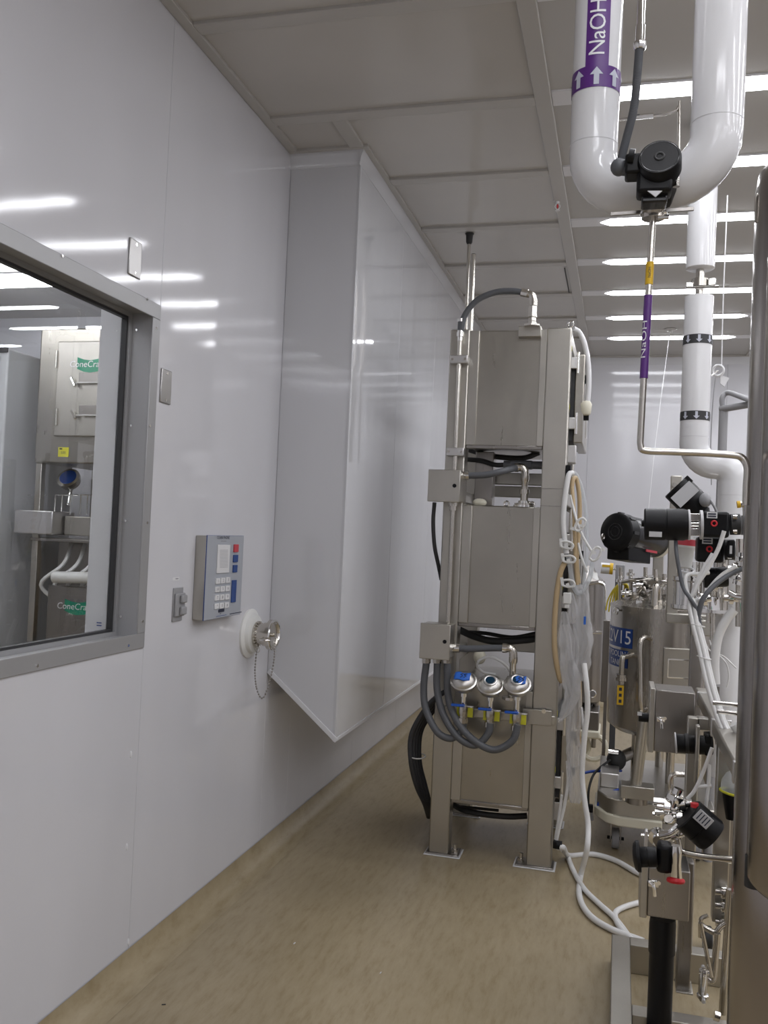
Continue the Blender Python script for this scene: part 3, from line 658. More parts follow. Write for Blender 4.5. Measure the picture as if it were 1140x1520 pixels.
# regulators with ball valves
regs = [(688,1009,1055,True,False,'steel regulator with blue tape over its face, left of the three'),
        (728,1015,1061,False,True,'steel regulator with a bare dark dial between two taped ones'),
        (768,1014,1066,True,True,'steel regulator with blue tape half over its dial, right of the three')]
for px,py,vy,tape,dial,lab in regs:
    Yv = RY-0.11; q = P(px,py,Y=Yv-0.03); t = thing('pressure_regulator',lab,'regulator',(q.x,Yv,0.62),'regulators on the rack')
    n_ = V((0.02,-0.62,0.78)).normalized()
    dm = B().lathe(q-n_*0.045,n_,[(0.004,0.03),(0.008,0.05),(0.02,0.054),(0.032,0.055),(0.032,0.061),(0.04,0.061),(0.042,0.054),(0.052,0.05),(0.06,0.040),(0.065,0.03),(0.066,0.0)],30).obj('dome','steel_satin',t)
    top = q+n_*0.0215
    if dial:
        B().lathe(top-n_*0.003,n_,[(0,0.031),(0.006,0.031),(0.008,0.026),(0.006,0.022)],24).obj('dial_ring','aluminium',dm)
        B().cyl(top,top+n_*0.004,0.021,n=24).obj('dial','lens_blue',dm)
    if tape:
        x_ = V((1,0,0)); y_ = n_.cross(x_).normalized(); x_ = y_.cross(n_)
        c = top+(V((0.012,0,0)) if dial else V((-0.004,0,0)))+n_*0.006; m = B(); N = 6
        wd = 0.026 if dial else 0.036
        m.add([c+x_*(wd*(2*i/N-1))+y_*(0.023*(2*j/N-1)+0.004*math.sin(i*1.3))-n_*(0.0035*((2*i/N-1)**2+(2*j/N-1)**2)+0.001*math.sin(i*3+j*2)) for i in range(N+1) for j in range(N+1)],
              [(i*(N+1)+j,i*(N+1)+j+1,(i+1)*(N+1)+j+1,(i+1)*(N+1)+j) for i in range(N) for j in range(N)])
        tp = m.obj('tape','tape_blue',t); so = tp.modifiers.new('s','SOLIDIFY'); so.thickness = 0.0006
        for s in (-0.004,0.012): B().tube([c+x_*(s+0.008)+y_*0.012+n_*0.0005,c+x_*(s-0.004)+y_*0.005+n_*0.001,c+x_*(s+0.006)-y_*0.002+n_*0.001,c+x_*(s-0.004)-y_*0.012+n_*0.0005],0.0014,6).obj('ink_stroke','ink',tp)
    vz = P(px,vy,Y=Yv).z; top_z = q.z-0.02
    B().lathe((q.x,Yv,top_z),(0,0,-1),[(0,0.03),(0.02,0.028),(0.026,0.012),(0.045,0.012),(0.045,0.017),(0.06,0.017),(0.06,0.012),(top_z-vz-0.02,0.012)],16).obj('stem','chrome',t)
    vb = B().lathe((q.x,Yv,vz+0.03),(0,0,-1),[(0,0.015),(0.012,0.02),(0.04,0.02),(0.05,0.016),(0.062,0.016),(0.062,0.023),(0.085,0.023)],8).obj('valve_body','steel_tube',t)
    B().box((q.x-0.052,Yv-0.035,vz+0.022),(q.x+0.012,Yv-0.022,vz+0.034)).obj('lever_grip','handle_blue',vb,0.004)
    B().beam((q.x-0.01,Yv-0.028,vz+0.028),(q.x+0.05,Yv-0.028,vz+0.028),0.014,0.004).obj('lever','aluminium',vb,0.001)
    B().box((q.x-0.035,Yv+0.03,vz-0.035),(q.x+0.042,Yv+0.05,vz+0.015)).obj('mount_plate','steel_dark',t,0.003)
    for s in ((-0.034,-0.02),(0.016,0.04)): B().box((q.x+s[0],Yv+0.025,vz-0.032),(q.x+s[1],Yv+0.03,vz+0.01)).obj('yellow_tag','tag_yellow',t)
# dark cable bundle at the rack's left
for i in range(4):
    o = i*4.2
    pts = [P(690,1012+i*4,Y=RY+0.05+0.02*i),P(655+o*0.3,1030+i*3,Y=RY+0.02*i),P(632+o*0.3,1052+o,Y=RY+0.02*i),P(611+o,1090,Y=RY+0.03*i),P(610+o,1130,Y=RY+0.03*i),P(618+o,1165,Y=RY+0.05+0.02*i),P(630+o*0.6,1192,Y=RY+0.14),P(636+o*0.5,1212,Y=RY+0.3)]
    lb = ['outermost','second','third','innermost'][i]
    tag(B().tube(pts,0.0125,10,8).obj('power_cable','conduit_dark'),'thick dark cable, %s of the bundle bulging left of the rack'%lb,'cable','dark cable bundle')
q = P(620,1122,Y=RY+0.04); m = B(); m.torus(q,(0.05,0.0,1),0.036,0.003,24,6); 
for i in range(len(m.v)): m.v[i].y = q.y+(m.v[i].y-q.y)*1.5
tag(m.obj('cable_tie','white_plastic'),'pale cable tie around the dark cable bundle','cable tie')
# cable down from the upper junction box
pts = [P(645,746,Y=RY-0.07),P(643,775,Y=RY-0.05),P(645,810,Y=RY-0.02),P(651,840,Y=RY+0.04),P(655,860,Y=RY+0.1)]
tag(B().tube(pts,0.0095,10).obj('power_cable','conduit_dark'),'black cable hanging from the upper junction box','cable')
# cables and bits in the gaps
def gapcable(pts,lab,r=0.012,mt='black_rubber',cat='hose'): return tag(B().tube([P(x,y,Y=RY+d) for x,y,d in pts],r,10).obj('gap_hose',mt),lab,cat)
gapcable([(693,682,0.2),(715,684,0.18),(735,690,0.15),(752,690,0.14)],'black hose under the top chamber, left of the grey conduit body')
q = P(774,690,Y=RY+0.14); t = thing('pull_fitting','grey conduit body in the gap under the top chamber','fitting',q-V((0,0,0.025)))
B().cbox(q,(0.115,0.04,0.042)).obj('body','conduit_grey',t,0.01); B().cyl(q+V((-0.085,0,0)),q+V((-0.05,0,0)),0.019,n=12).obj('hub','conduit_grey',t); B().cyl(q+V((0.05,0,0)),q+V((0.10,0,0)),0.019,n=12).obj('hub','conduit_grey',t)
gapcable([(697,668,0.3),(730,677,0.28),(775,680,0.3),(800,672,0.32)],'black hose looping close below the top chamber',0.014)
gapcable([(682,935,0.2),(705,945,0.16),(735,952,0.14),(780,950,0.12),(798,947,0.15)],'thick black hose sagging under the middle chamber',0.017)
gapcable([(684,938,0.3),(720,940,0.3),(760,946,0.28),(796,940,0.3)],'thinner black hose directly under the middle chamber',0.010)
gapcable([(672,1194,0.2),(690,1203,0.14),(720,1209,0.12),(755,1212,0.12),(782,1211,0.14)],'black hose under the bottom chamber',0.014)
gapcable([(668,1196,0.25),(700,1199,0.3),(740,1203,0.35)],'second thin black hose under the bottom chamber',0.007)
pts = [P(762,1003,Y=RY+0.0),P(748,985,Y=RY-0.02),P(728,975,Y=RY-0.03),P(712,980,Y=RY-0.02),P(709,990,Y=RY),P(718,998,Y=RY+0.03),P(735,1001,Y=RY+0.06)]
tag(B().tube(pts,0.0065,10,8).obj('clear_hose','silicone'),'clear looped tube behind the three regulators','tube')
q = P(712,975,Y=RY+0.06); tag(B().ell(q,(0.03,0.025,0.035)).obj('gasket_cap','ivory_plastic'),'ivory rounded cap behind the regulators','cap')
q = P(712,746,Y=RY+0.12); tag(B().ell(q,(0.035,0.025,0.02)).obj('gasket_cap','ivory_plastic'),'ivory rounded cap on top of the middle chamber','cap')
B().lathe(V((P(778,746,Y=RY+0.06).x,RY+0.06,1.648)),(0,0,1),[(0,0.05),(0.01,0.05),(0.01,0.028),(0.03,0.028)],20).obj('port_flange','chrome',rk)
for px in (752,790):
    q = P(px,746,Y=RY+0.06); B().torus((q.x,q.y,1.662),(0.2,1,0),0.012,0.004,16).obj('swing_eye','chrome',rk)
# poles up to the ceiling behind the rack
q = P(697,347,Z=CZ); t = thing('ceiling_conduit','thin steel conduit rising from behind the rack into the ceiling','conduit',(q.x,q.y,1.9))
B().cyl((q.x,q.y,1.9),(q.x,q.y,CZ-0.02),0.010,n=12).obj('pipe','steel_tube',t)
B().lathe((q.x,q.y,CZ-0.06),(0,0,1),[(0,0.012),(0.01,0.018),(0.05,0.02),(0.06,0.026)],14).obj('boot','black_rubber',t)
q2 = P(702,400,Y=q.y-0.04); t = thing('support_pole','thicker short steel pole standing behind the rack beside the conduit','pole',(q2.x,q2.y,1.9))
z2 = P(701,378,Y=q.y-0.04).z; B().cyl((q2.x,q2.y,1.9),(q2.x,q2.y,z2),0.014,n=14).obj('pipe','steel_tube',t); B().ell((q2.x,q2.y,z2),(0.0145,0.0145,0.006)).obj('cap','steel_dark',t)

# ---------------------------------------------------------------- tubing hanging on the rack's right side
def hose(name,pts,r,mt,lab,cat='tube',grp=None,k=8,n=10): return tag(B().tube(pts,r,n,k).obj(name,mt),lab,cat,grp)
def S(px,py,dy=0.0): return P(px,py,Y=RY+dy)
hose('vent_hose',[S(851,488,0.10),S(860,494,0.12),S(868,512,0.12),S(873,540,0.12),S(874,570,0.12),S(872,597,0.12)],0.013,'pvc_white','white vent hose drooping from the rack top on the right','hose')
q = S(869,606,0.12); t = thing('plastic_cup','ivory plastic cup on the end of the white vent hose','cup',q-V((0,0,0.03)))
B().lathe(q+V((0,0,-0.032)),(0,0,1),[(0,0.02),(0.008,0.026),(0.05,0.03),(0.064,0.022)],16).obj('cup','ivory_plastic',t); B().cyl(q+V((-0.02,0,-0.012)),q+V((-0.055,0,-0.008)),0.006,0.002,n=8).obj('spout','ivory_plastic',t)
q = S(847,697,-0.0); B().box((XD-0.002,RY-0.01,q.z-0.03),(XD+0.02,RY+0.05,q.z+0.02)).obj('hose_hook','black_plastic',rk,0.003)
hose('silicone_tube',[S(850,702,-0.02),S(844,706,-0.04),S(839,735,-0.05),S(836,770,-0.05),S(838,800,-0.05),S(841,822,-0.05)],0.0125,'silicone','thick milky tube hanging nearest the rack post')
hose('silicone_tube',[S(848,702,0.0),S(856,706,0.02),S(866,735,0.03),S(871,780,0.03),S(870,830,0.02),S(866,870,0.0)],0.009,'clear_tube','clear tube forming the outer right loop of the bundle')
hose('amber_tube',[S(849,722,-0.01),S(851,711,0.0),S(856,712,0.02),S(860,740,0.02),S(860,780,0.02),S(856,830,0.0),S(859,866,0.0)],0.0105,'amber_tube','amber tube looping over the hook beside the milky tubes')
hose('amber_tube',[S(849,722,-0.01),S(852,760,-0.03),S(853,800,-0.03),S(855,840,-0.03),S(857,868,-0.03)],0.009,'amber_tube','straight amber tube hanging behind the white clamps')
hose('amber_tube',[S(839,834,-0.05),S(832,850,-0.06),S(826,885,-0.06),S(823,930,-0.06),S(824,970,-0.06),S(830,1003,-0.05),S(834,1012,-0.04)],0.0125,'amber_tube','amber tube bowing left across the right post')
hose('silicone_tube',[S(847,735,-0.02),S(853,762,-0.04),S(860,785,-0.05),S(870,805,-0.05),S(878,818,-0.05)],0.006,'silicone','thin clear tube slanting between two white pinch clamps')
hose('silicone_tube',[S(880,830,-0.04),S(876,855,-0.04),S(868,872,-0.04),S(858,880,-0.05),S(850,865,-0.05),S(846,840,-0.05),S(844,826,-0.05)],0.011,'clear_tube','wide clear tube sagging in a U below the pinch clamps')
hose('silicone_tube',[S(858,806,-0.02),S(864,830,-0.03),S(872,850,-0.03)],0.006,'silicone','short thin milky tube crossing the bundle')
# pinch clamps
def clampc(px,py,ang,lab,sc=1.0):
    c = S(px,py,-0.07); t = thing('pinch_clamp',lab,'clamp',c,'white pinch clamps on the tubing')
    def w(u,v,y=0): ca,sa = math.cos(ang),math.sin(ang); return c+V(((u*ca-v*sa)*sc,y,(u*sa+v*ca)*sc))
    m = B(); pp = [w(-0.013,-0.028),w(-0.017,0.0),w(-0.011,0.026),(w(0.009,0.028)),w(0.017,0.006),w(0.016,-0.018),w(0.004,-0.032)]
    m.tube(pp+[pp[0]],0.0052,8,5).obj('loop','white_plastic',t)
    B().beam(w(-0.016,-0.004),w(0.0,0.004),0.014,0.012,(0,1,0)).obj('jaw','white_plastic',t)
    B().beam(w(-0.014,0.024),w(0.026,0.034),0.014,0.006,(0,1,0)).obj('latch','white_plastic',t)
clampc(861,779,2.6,'white pinch clamp highest on the tubing bundle'); clampc(884,822,-0.5,'white pinch clamp standing out to the right of the bundle',1.05)
clampc(841,809,1.4,'white pinch clamp on the thick milky tube',0.9); clampc(844,830,1.5,'white pinch clamp just under the one on the thick milky tube',0.9); clampc(843,866,1.5,'white pinch clamp above the square white connector',0.9)
q = S(842,888,-0.06); t = thing('tube_connector','square white plastic connector hanging above the bags','connector',q-V((0,0,0.03)))
B().cbox(q,(0.036,0.03,0.05)).obj('body','white_plastic',t,0.004); B().cbox(q+V((0,0,-0.035)),(0.02,0.02,0.02)).obj('neck','white_plastic',t,0.003)
# clear bags
def bag(rows,lab,seed):
    m = B(); n = 40; vs = []; cs = spline([V(S(r[0],r[1],r[2])) for r in rows],6); ws = spline([V((r[3],r[4],0)) for r in rows],6)
    for i,(c,wv) in enumerate(zip(cs,ws)):
        for j in range(n):
            a = 2*math.pi*j/n; k = 1+0.42*mnoise.noise(V((math.cos(a)*1.6,math.sin(a)*1.6,i*0.16+seed)))+0.30*mnoise.noise(V((math.cos(a)*4,math.sin(a)*4,i*0.3+seed+9)))+0.22*math.sin(7*a+seed+1.5*math.sin(i*0.35+seed))
            vs.append(c+V((math.cos(a)*wv.x*k, math.sin(a)*wv.y*k, 0.006*mnoise.noise(V((j*0.6,i*0.4,seed))))))
    N = len(cs); m.add(vs,[(i*n+j,i*n+(j+1)%n,(i+1)*n+(j+1)%n,(i+1)*n+j) for i in range(N-1) for j in range(n)])
    return tag(m.obj('plastic_bag','clear_bag',smooth=70),lab,'bag','clear bags on the tubing')
bag([(838,908,-0.06,0.012,0.012),(839,935,-0.06,0.024,0.02),(841,965,-0.06,0.028,0.024),(844,1000,-0.06,0.034,0.026),(848,1030,-0.06,0.030,0.022),(841,1056,-0.06,0.022,0.012),(830,1072,-0.06,0.004,0.004)],'clear plastic bag tapering to a point beside the rack post',1.0)
bag([(862,868,-0.03,0.030,0.022),(866,890,-0.03,0.026,0.02),(864,920,-0.03,0.034,0.024),(866,950,-0.03,0.036,0.026),(863,985,-0.03,0.028,0.02),(858,1010,-0.03,0.018,0.014)],'clear crumpled bag hanging right of the square connector',5.0)
bag([(856,1010,-0.02,0.016,0.012),(853,1050,-0.02,0.022,0.014),(851,1090,-0.02,0.030,0.018),(853,1130,-0.02,0.030,0.016),(855,1170,-0.02,0.028,0.014),(854,1192,-0.02,0.020,0.008)],'long narrow clear sleeve hanging lowest beside the rack door',8.0)
bag([(846,880,-0.05,0.014,0.012),(851,905,-0.05,0.02,0.014),(849,925,-0.05,0.012,0.01)],'small clear wrap folded around the tubes above the bags',12.0)
q = S(868,921,-0.075); tag(B().box((q.x-0.005,q.y,q.z-0.018),(q.x+0.005,q.y+0.002,q.z+0.018)).obj('bag_label','tape_blue'),'narrow blue label on the crumpled bag','label')
hose('amber_tube',[S(860,1008,0.0),S(861,1040,0.0),S(859,1075,0.0),S(860,1110,0.0)],0.009,'amber_tube','short amber tube emerging below the crumpled bag')
hose('steel_rod',[S(863,1050,-0.02),S(868,1104,-0.02)],0.006,'pvc_white','thin white rod angled down beside the amber tube','rod')
# long hoses to the floor
G = lambda px,py: P(px,py,Z=0.013)
hose('drain_hose',[S(867,985,-0.05),S(871,1020,-0.08),S(872,1055,-0.08),S(867,1100,-0.08),S(864,1150,-0.08),S(868,1190,-0.10),S(873,1225,-0.12),P(871,1262,Y=4.02),G(862,1300),G(860,1330),G(874,1357),G(905,1378),G(955,1397)],0.0125,'silicone','long white hose dropping from the bags and curving across the floor','hose','white hoses on the floor')
hose('drain_hose',[V((XD+0.03,RY+0.02,0.10)),P(836,1258,Y=RY-0.02),G(845,1270),G(880,1268),G(915,1278),G(952,1298),G(1000,1310)],0.0125,'silicone','white hose running along the floor from the rack foot toward the skid','hose','white hoses on the floor')
hose('drain_hose',[V((XD+0.045,RY+0.04,0.09)),G(842,1270),G(850,1290),G(866,1318),G(890,1342),G(912,1362),G(935,1392)],0.0115,'silicone','white floor hose between the other two, bending to the skid corner','hose','white hoses on the floor')
hose('drain_hose',[G(1000,1328),G(955,1338),G(925,1347),G(913,1357),G(920,1376),G(940,1397)],0.0115,'silicone','short white hose with a tight bend on the floor by the skid','hose','white hoses on the floor')
hose('drain_hose',[S(842,1130,0.0),S(843,1160,0.0),S(838,1195,0.0),S(831,1225,0.0),S(826,1248,0.0)],0.0075,'silicone','thin clear hose running down the lower rack door','hose')
hose('drain_hose',[S(834,1180,0.02),S(829,1215,0.02),S(824,1246,0.02)],0.006,'silicone','thinner hose beside the rack foot ending in a black fitting','hose')
q = S(823,1253,-0.01); t = thing('hose_fitting','black hose fitting low on the right rack post','fitting',q-V((0,0,0.02)))
B().cbox(q+V((0.005,0,0)),(0.022,0.03,0.034)).obj('body','black_plastic',t,0.004); B().cyl(q+V((0.01,-0.005,0)),q+V((0.034,-0.005,0)),0.019,n=10).obj('knob','black_plastic',t)
# ================================================================== OVERHEAD PIPES
def arrow_on(cen, r, f, ang, z, h, wd, up, name, mt, par):
    rt = V((0,0,1)).cross(f).normalized()*-1
    rt = f.cross(V((0,0,1))).normalized()*-1
    pts = [(-0.2,-0.5),(0.2,-0.5),(0.2,0.08),(0.5,0.08),(0,0.5),(-0.5,0.08),(-0.2,0.08)]
    vs = []
    for u,v in pts:
        a = ang+u*wd/r; vs.append(V((cen[0],cen[1],0))+(f*math.cos(a)+rt*math.sin(a))*(r+0.0022)+V((0,0,z+(v if up else -v)*h)))
    m = B(); m.add(vs,[(0,1,2,6),(5,6,2,3,4)]); return m.obj(name,mt,par,smooth=0)
NY = 2.2; NR = 0.057
xl, xr = P(884,150,Y=NY).x, P(1067,110,Y=NY-0.08).x
zb = P(960,279,Y=NY-0.04).z; rb = 0.10; ZTOP = CZ
t = thing('insulated_pipe','white jacketed pipe bent in a U with a purple chemical band','pipe',((xl+xr)/2,NY-0.04,zb-NR))
def yl(x): return NY-0.08*(x-xl)/(xr-xl)
path = [V((xl,NY,ZTOP)),V((xl,NY,zb+rb))]
for k in range(1,8): a = math.pi/2*k/8; path.append(V((xl+rb-rb*math.cos(a),yl(xl+rb-rb*math.cos(a)),zb+rb-rb*math.sin(a))))
path += [V((xl+rb,yl(xl+rb),zb)),V((xr-rb,yl(xr-rb),zb))]
for k in range(1,8): a = math.pi/2*k/8; path.append(V((xr-rb+rb*math.sin(a),yl(xr-rb+rb*math.sin(a)),zb+rb-rb*math.cos(a))))
path += [V((xr,NY-0.08,zb+rb)),V((xr,NY-0.08,ZTOP))]
pj = B().tube(path,NR,36,1).obj('jacket','pvc_white',t)
for (x,y) in ((xl,NY),(xr,NY-0.08)): B().cyl((x,y,zb+rb+0.022),(x,y,zb+rb+0.0235),NR+0.0006,n=36).obj('jacket_seam','label_silver',t)
for x in (xl+rb+0.05,xr-rb-0.06): B().cyl((x,yl(x),zb),(x+0.0012,yl(x),zb),NR+0.0006,n=36).obj('jacket_seam','label_silver',t)
f = V((-xl,-NY,0)).normalized(); zband = P(886,112,Y=NY-NR).z
bd = B().cyl((xl,NY,zband-0.026),(xl,NY,zband+0.026),NR+0.001,n=40,caps=False).obj('purple_band','purple',t)
rt = V((-f.y,f.x,0))
m = B(); vs = []
for i in range(9):
    a = (i/8-0.5)*2*0.48
    for z in (zband+0.02,ZTOP-0.02): vs.append(V((xl,NY,z))+(f*math.cos(a)+rt*math.sin(a))*(NR+0.0013))
m.add(vs,[(2*i,2*i+2,2*i+3,2*i+1) for i in range(8)]).obj('purple_stripe','purple',t)
for k in range(8): arrow_on((xl,NY),NR,f,k*math.pi/4,zband,0.042,0.03,True,'flow_arrow','arrow_grey',bd)
zt_ = P(886,40,Y=NY-NR).z
B().text('NaOH',0.052,lambda u,v:V((xl,NY,zt_+u))+(f*math.cos(-v/NR)+rt*math.sin(-v/NR))*(NR+0.0025),2,0.95).obj('lettering','letter_white',t,smooth=0)
# diaphragm valve with black actuator on the U
vy = NY-0.04; fc = P(979,233,Y=2.0); n_ = V((-0.06,-0.88,0.30)).normalized()
t = thing('valve_actuator','black round valve actuator in front of the bend of the white pipe','valve',(fc.x,2.03,zb-0.06))
m = B(); m.lathe(fc-n_*0.075,n_,[(0,0.03),(0.01,0.04),(0.035,0.043),(0.035,0.046),(0.07,0.046),(0.077,0.043),(0.077,0.0)],36); cap = m.obj('cap','black_plastic',t)
B().torus(fc+n_*0.002,n_,0.009,0.003,20).obj('vent_ring','black_rubber',cap); B().torus(fc+n_*0.0,n_,0.04,0.0025,32).obj('cap_rim','black_gloss',cap)
B().lathe(fc-n_*0.14,n_,[(0,0.03),(0.03,0.036),(0.07,0.034)],8).obj('body','black_plastic',t)
q = P(971,275,Y=2.04); B().cbox(q,(0.075,0.06,0.05)).obj('bonnet','black_plastic',t,0.008)
q = P(971,296,Y=2.06); B().cbox(q,(0.055,0.05,0.03)).obj('bonnet_base','black_gloss',t,0.004)
B().prism([P(961,283,Y=1.998),P(983,283,Y=1.998),P(973,292,Y=1.998)],(0,0.004,0)).obj('triangle_label','label_silver',t)
q = P(945,249,Y=2.04); B().cbox(q,(0.05,0.06,0.045)).obj('side_housing','black_plastic',t,0.006); B().cyl(P(941,246,Y=2.01)+V((0,0.0,0.02)),P(941,246,Y=2.01)+V((-0.012,0,0.022)),0.016,n=16).obj('side_plug','black_plastic',t)
B().tube([P(938,252,Y=2.04),P(925,252,Y=2.04),P(918,248,Y=2.04)],0.013,12).obj('cable_gland','conduit_grey',t); B().ell(P(919,248,Y=2.04),(0.019,0.019,0.02)).obj('gland_nut','conduit_grey',t)
q = P(1004,272,Y=2.05); B().cyl(q+V((0,0,-0.008)),q+V((0,0,0.012)),0.008,n=8).obj('air_fitting','chrome',t); B().cyl(q+V((-0.014,0,0.002)),q+V((-0.006,0,0.002)),0.006,n=10).obj('red_ring','red',t)
q = P(971,305,Y=2.08); B().cbox(q,(0.05,0.045,0.014)).obj('mount_plate','steel_tube',t,0.003)
# flexible conduit and rigid conduit above the actuator
rx = P(951,40,Y=2.04)
t = thing('conduit_drop','rigid conduit with ribbed grey whip leading down to the black actuator','conduit',(rx.x,2.04,zb))
B().cyl((rx.x,2.04,P(950,66,Y=2.04).z),(rx.x,2.04,CZ),0.0085,n=14).obj('rigid_pipe','chrome',t)
B().lathe((rx.x,2.04,P(950,74,Y=2.04).z),(0,0,1),[(0,0.011),(0.004,0.014),(0.016,0.014),(0.018,0.0105),(0.055,0.0105),(0.055,0.009)],16).obj('coupling','chrome',t)
pts = [P(949,72,Y=2.04),P(946,110,Y=2.04),P(941,160,Y=2.04),P(930,205,Y=2.04),P(921,240,Y=2.04)]
sp = spline(pts,12); m = B(); m.tube(sp,0.0082,12,1)
for i in range(2,len(sp)-1):
    d = (sp[i]-sp[i-1]); 
    for s in (0,0.33,0.66): c = sp[i-1]+d*s; m.torus(c,d,0.0082,0.0013,12,5)
m.obj('ribbed_whip','conduit_grey',t)
# thin air tube
t = thing('air_tube','thin steel air tube with couplings beside the black actuator','tube',P(1007,235,Y=2.06))
m = B(); m.tube([P(1005,268,Y=2.05),P(1007,235,Y=2.06),P(1008,180,Y=2.06),P(1008,150,Y=2.06)],0.0035,8,4).obj('riser','steel_tube',t)
B().tube([P(1008,157,Y=2.06),P(1003,164,Y=2.06),P(985,170,Y=2.06),P(955,173,Y=2.08),P(920,178,Y=2.12)],0.0032,8,6).obj('branch','steel_tube',t)
for px in (947,962): q = P(px,173.5-(px-947)*0.1,Y=2.07); B().cyl(q-V((0.011,0,0)),q+V((0.011,0,0)),0.0062,n=8).obj('coupling','chrome',t)
# hanger under the pipe and slim tube with coloured sleeves
t = thing('process_tube','slim steel tube hanging from the pipe with yellow and purple sleeves','tube',P(953,660,Y=2.12))
y0 = 2.12
B().beam(P(906,318,Y=y0),P(1030,310,Y=y0),0.006,0.009).obj('hanger_bar','steel_dark',t,0.001)
m = B(); q = P(970,316,Y=y0); m.cyl(q+V((0,0,-0.014)),q+V((0,0,0.016)),0.026,n=20); m.obj('clamp','steel_tube',t); B().torus(q,(0,0,1),0.026,0.005,24).obj('clamp_ring','chrome',t)
q = P(985,322,Y=y0-0.01); B().cyl(q-V((0.012,0,0)),q+V((0.012,0,0)),0.006,n=8).obj('wing_nut','chrome',t)
xt = P(962,500,Y=y0)
top, bot = P(969,318,Y=y0), P(952,645,Y=y0)
pp = [top,P(966,380,Y=y0),P(962,470,Y=y0),P(956,570,Y=y0),P(951,645,Y=y0),P(951,661,Y=y0),P(958,669,Y=y0),P(1000,671,Y=y0),P(1050,673,Y=y0),P(1090,676,Y=y0),P(1103,681,Y=y0),P(1109,695,Y=y0),P(1108,720,Y=y0),P(1107,750,Y=y0)]
B().tube([pp[0],pp[4]],0.0078,14,1).obj('upper_run','steel_tube',t); B().tube(pp[4:],0.0078,14,6).obj('lower_run','steel_tube',t)
def on_run(py): s = (py-318)/(645-318); return pp[0].lerp(pp[4],s)
B().cyl(on_run(390),on_run(423),0.009,n=16).obj('yellow_sleeve','tag_amber',t); B().cyl(on_run(439),on_run(562),0.0093,n=16).obj('purple_sleeve','purple',t)
mid = on_run(505); dn = (on_run(562)-on_run(439)).normalized(); ff = V((-mid.x,-mid.y,0)).normalized(); rr = V((-ff.y,ff.x,0))
B().text('NaOH',0.017,lambda u,v:mid-dn*u*1.9+(ff*math.cos(-v/0.0095-0.5)+rr*math.sin(-v/0.0095-0.5))*0.0099,1).obj('lettering','letter_white',t,smooth=0)
q = on_run(406); B().text('NaOH',0.009,lambda u,v:q-dn*u+(ff*math.cos(-v/0.009)+rr*math.sin(-v/0.009))*0.0096,1).obj('lettering','ink',t,smooth=0)
# second white insulated pipe further back
YF = 3.8; FR = 0.056; fx = P(1034,550,Y=YF).x
t = thing('insulated_pipe','white jacketed pipe with two black arrow bands and an elbow to the right','pipe',(fx,YF,1.2))
za, zb2, zc = P(1040,400,Y=YF).z, P(1035,441,Y=YF).z, P(1030,690,Y=YF).z
B().lathe((fx,YF,za),(0,0,1),[(0,FR*0.9),(0.004,FR),(CZ-za,FR)],32).obj('upper_jacket','pvc_white',t)
rb2 = 0.085; xr2 = P(1088,720,Y=YF).x; zc = zc+0.0
path = [V((fx,YF,zb2)),V((fx,YF,zc+rb2))]+[V((fx+rb2-rb2*math.cos(a),YF,zc+rb2-rb2*math.sin(a))) for a in [math.pi/16*k for k in range(1,8)]]+[V((fx+rb2,YF,zc)),V((xr2-rb2*0.8,YF,zc))]
path += [V((xr2-rb2*0.8+rb2*0.8*math.sin(a),YF,zc-rb2*0.8+rb2*0.8*math.cos(a))) for a in [math.pi/16*k for k in range(1,8)]]+[V((xr2,YF,zc-rb2*0.8)),V((xr2,YF,0.6))]
B().tube(path,FR,32,1).obj('lower_jacket','pvc_white',t)
B().cyl((fx,YF,zb2-0.01),(fx,YF,za+0.01),0.016,n=16).obj('inner_pipe','steel_tube',t)
q = V((fx,YF,(za+zb2)/2)); m = B(); m.cyl(q-V((0,0,0.016)),q+V((0,0,0.016)),0.032,n=20); m.obj('clamp','steel_tube',t); m = B(); m.cbox(q+V((0.045,-0.01,0)),(0.03,0.025,0.03)); m.obj('clamp_lug','chrome',t,0.004); B().cbox(q+V((-0.04,-0.01,-0.01)),(0.03,0.02,0.022)).obj('clamp_lug','chrome',t,0.004)
B().cyl(q+V((-0.05,-0.02,-0.022)),q+V((0.07,-0.02,-0.022)),0.006,n=8).obj('clamp_bolt','chrome',t)
f2 = V((-fx,-YF,0)).normalized()
for py in (502,616):
    z = P(1033,py,Y=YF-FR).z; bd = B().cyl((fx,YF,z-0.018),(fx,YF,z+0.018),FR+0.001,n=36,caps=False).obj('arrow_band','gasket_dark',t)
    for k in range(8): arrow_on((fx,YF),FR,f2,k*math.pi/4+0.1,z,0.030,0.024,False,'flow_arrow','arrow_grey',bd)
for z in (zc+rb2+0.025,): B().cyl((fx,YF,z),(fx,YF,z+0.0015),FR+0.0006,n=32).obj('jacket_seam','label_silver',t)
B().cyl((xr2,YF,zc-0.12),(xr2,YF,zc-0.1185),FR+0.0006,n=32).obj('jacket_seam','label_silver',t)
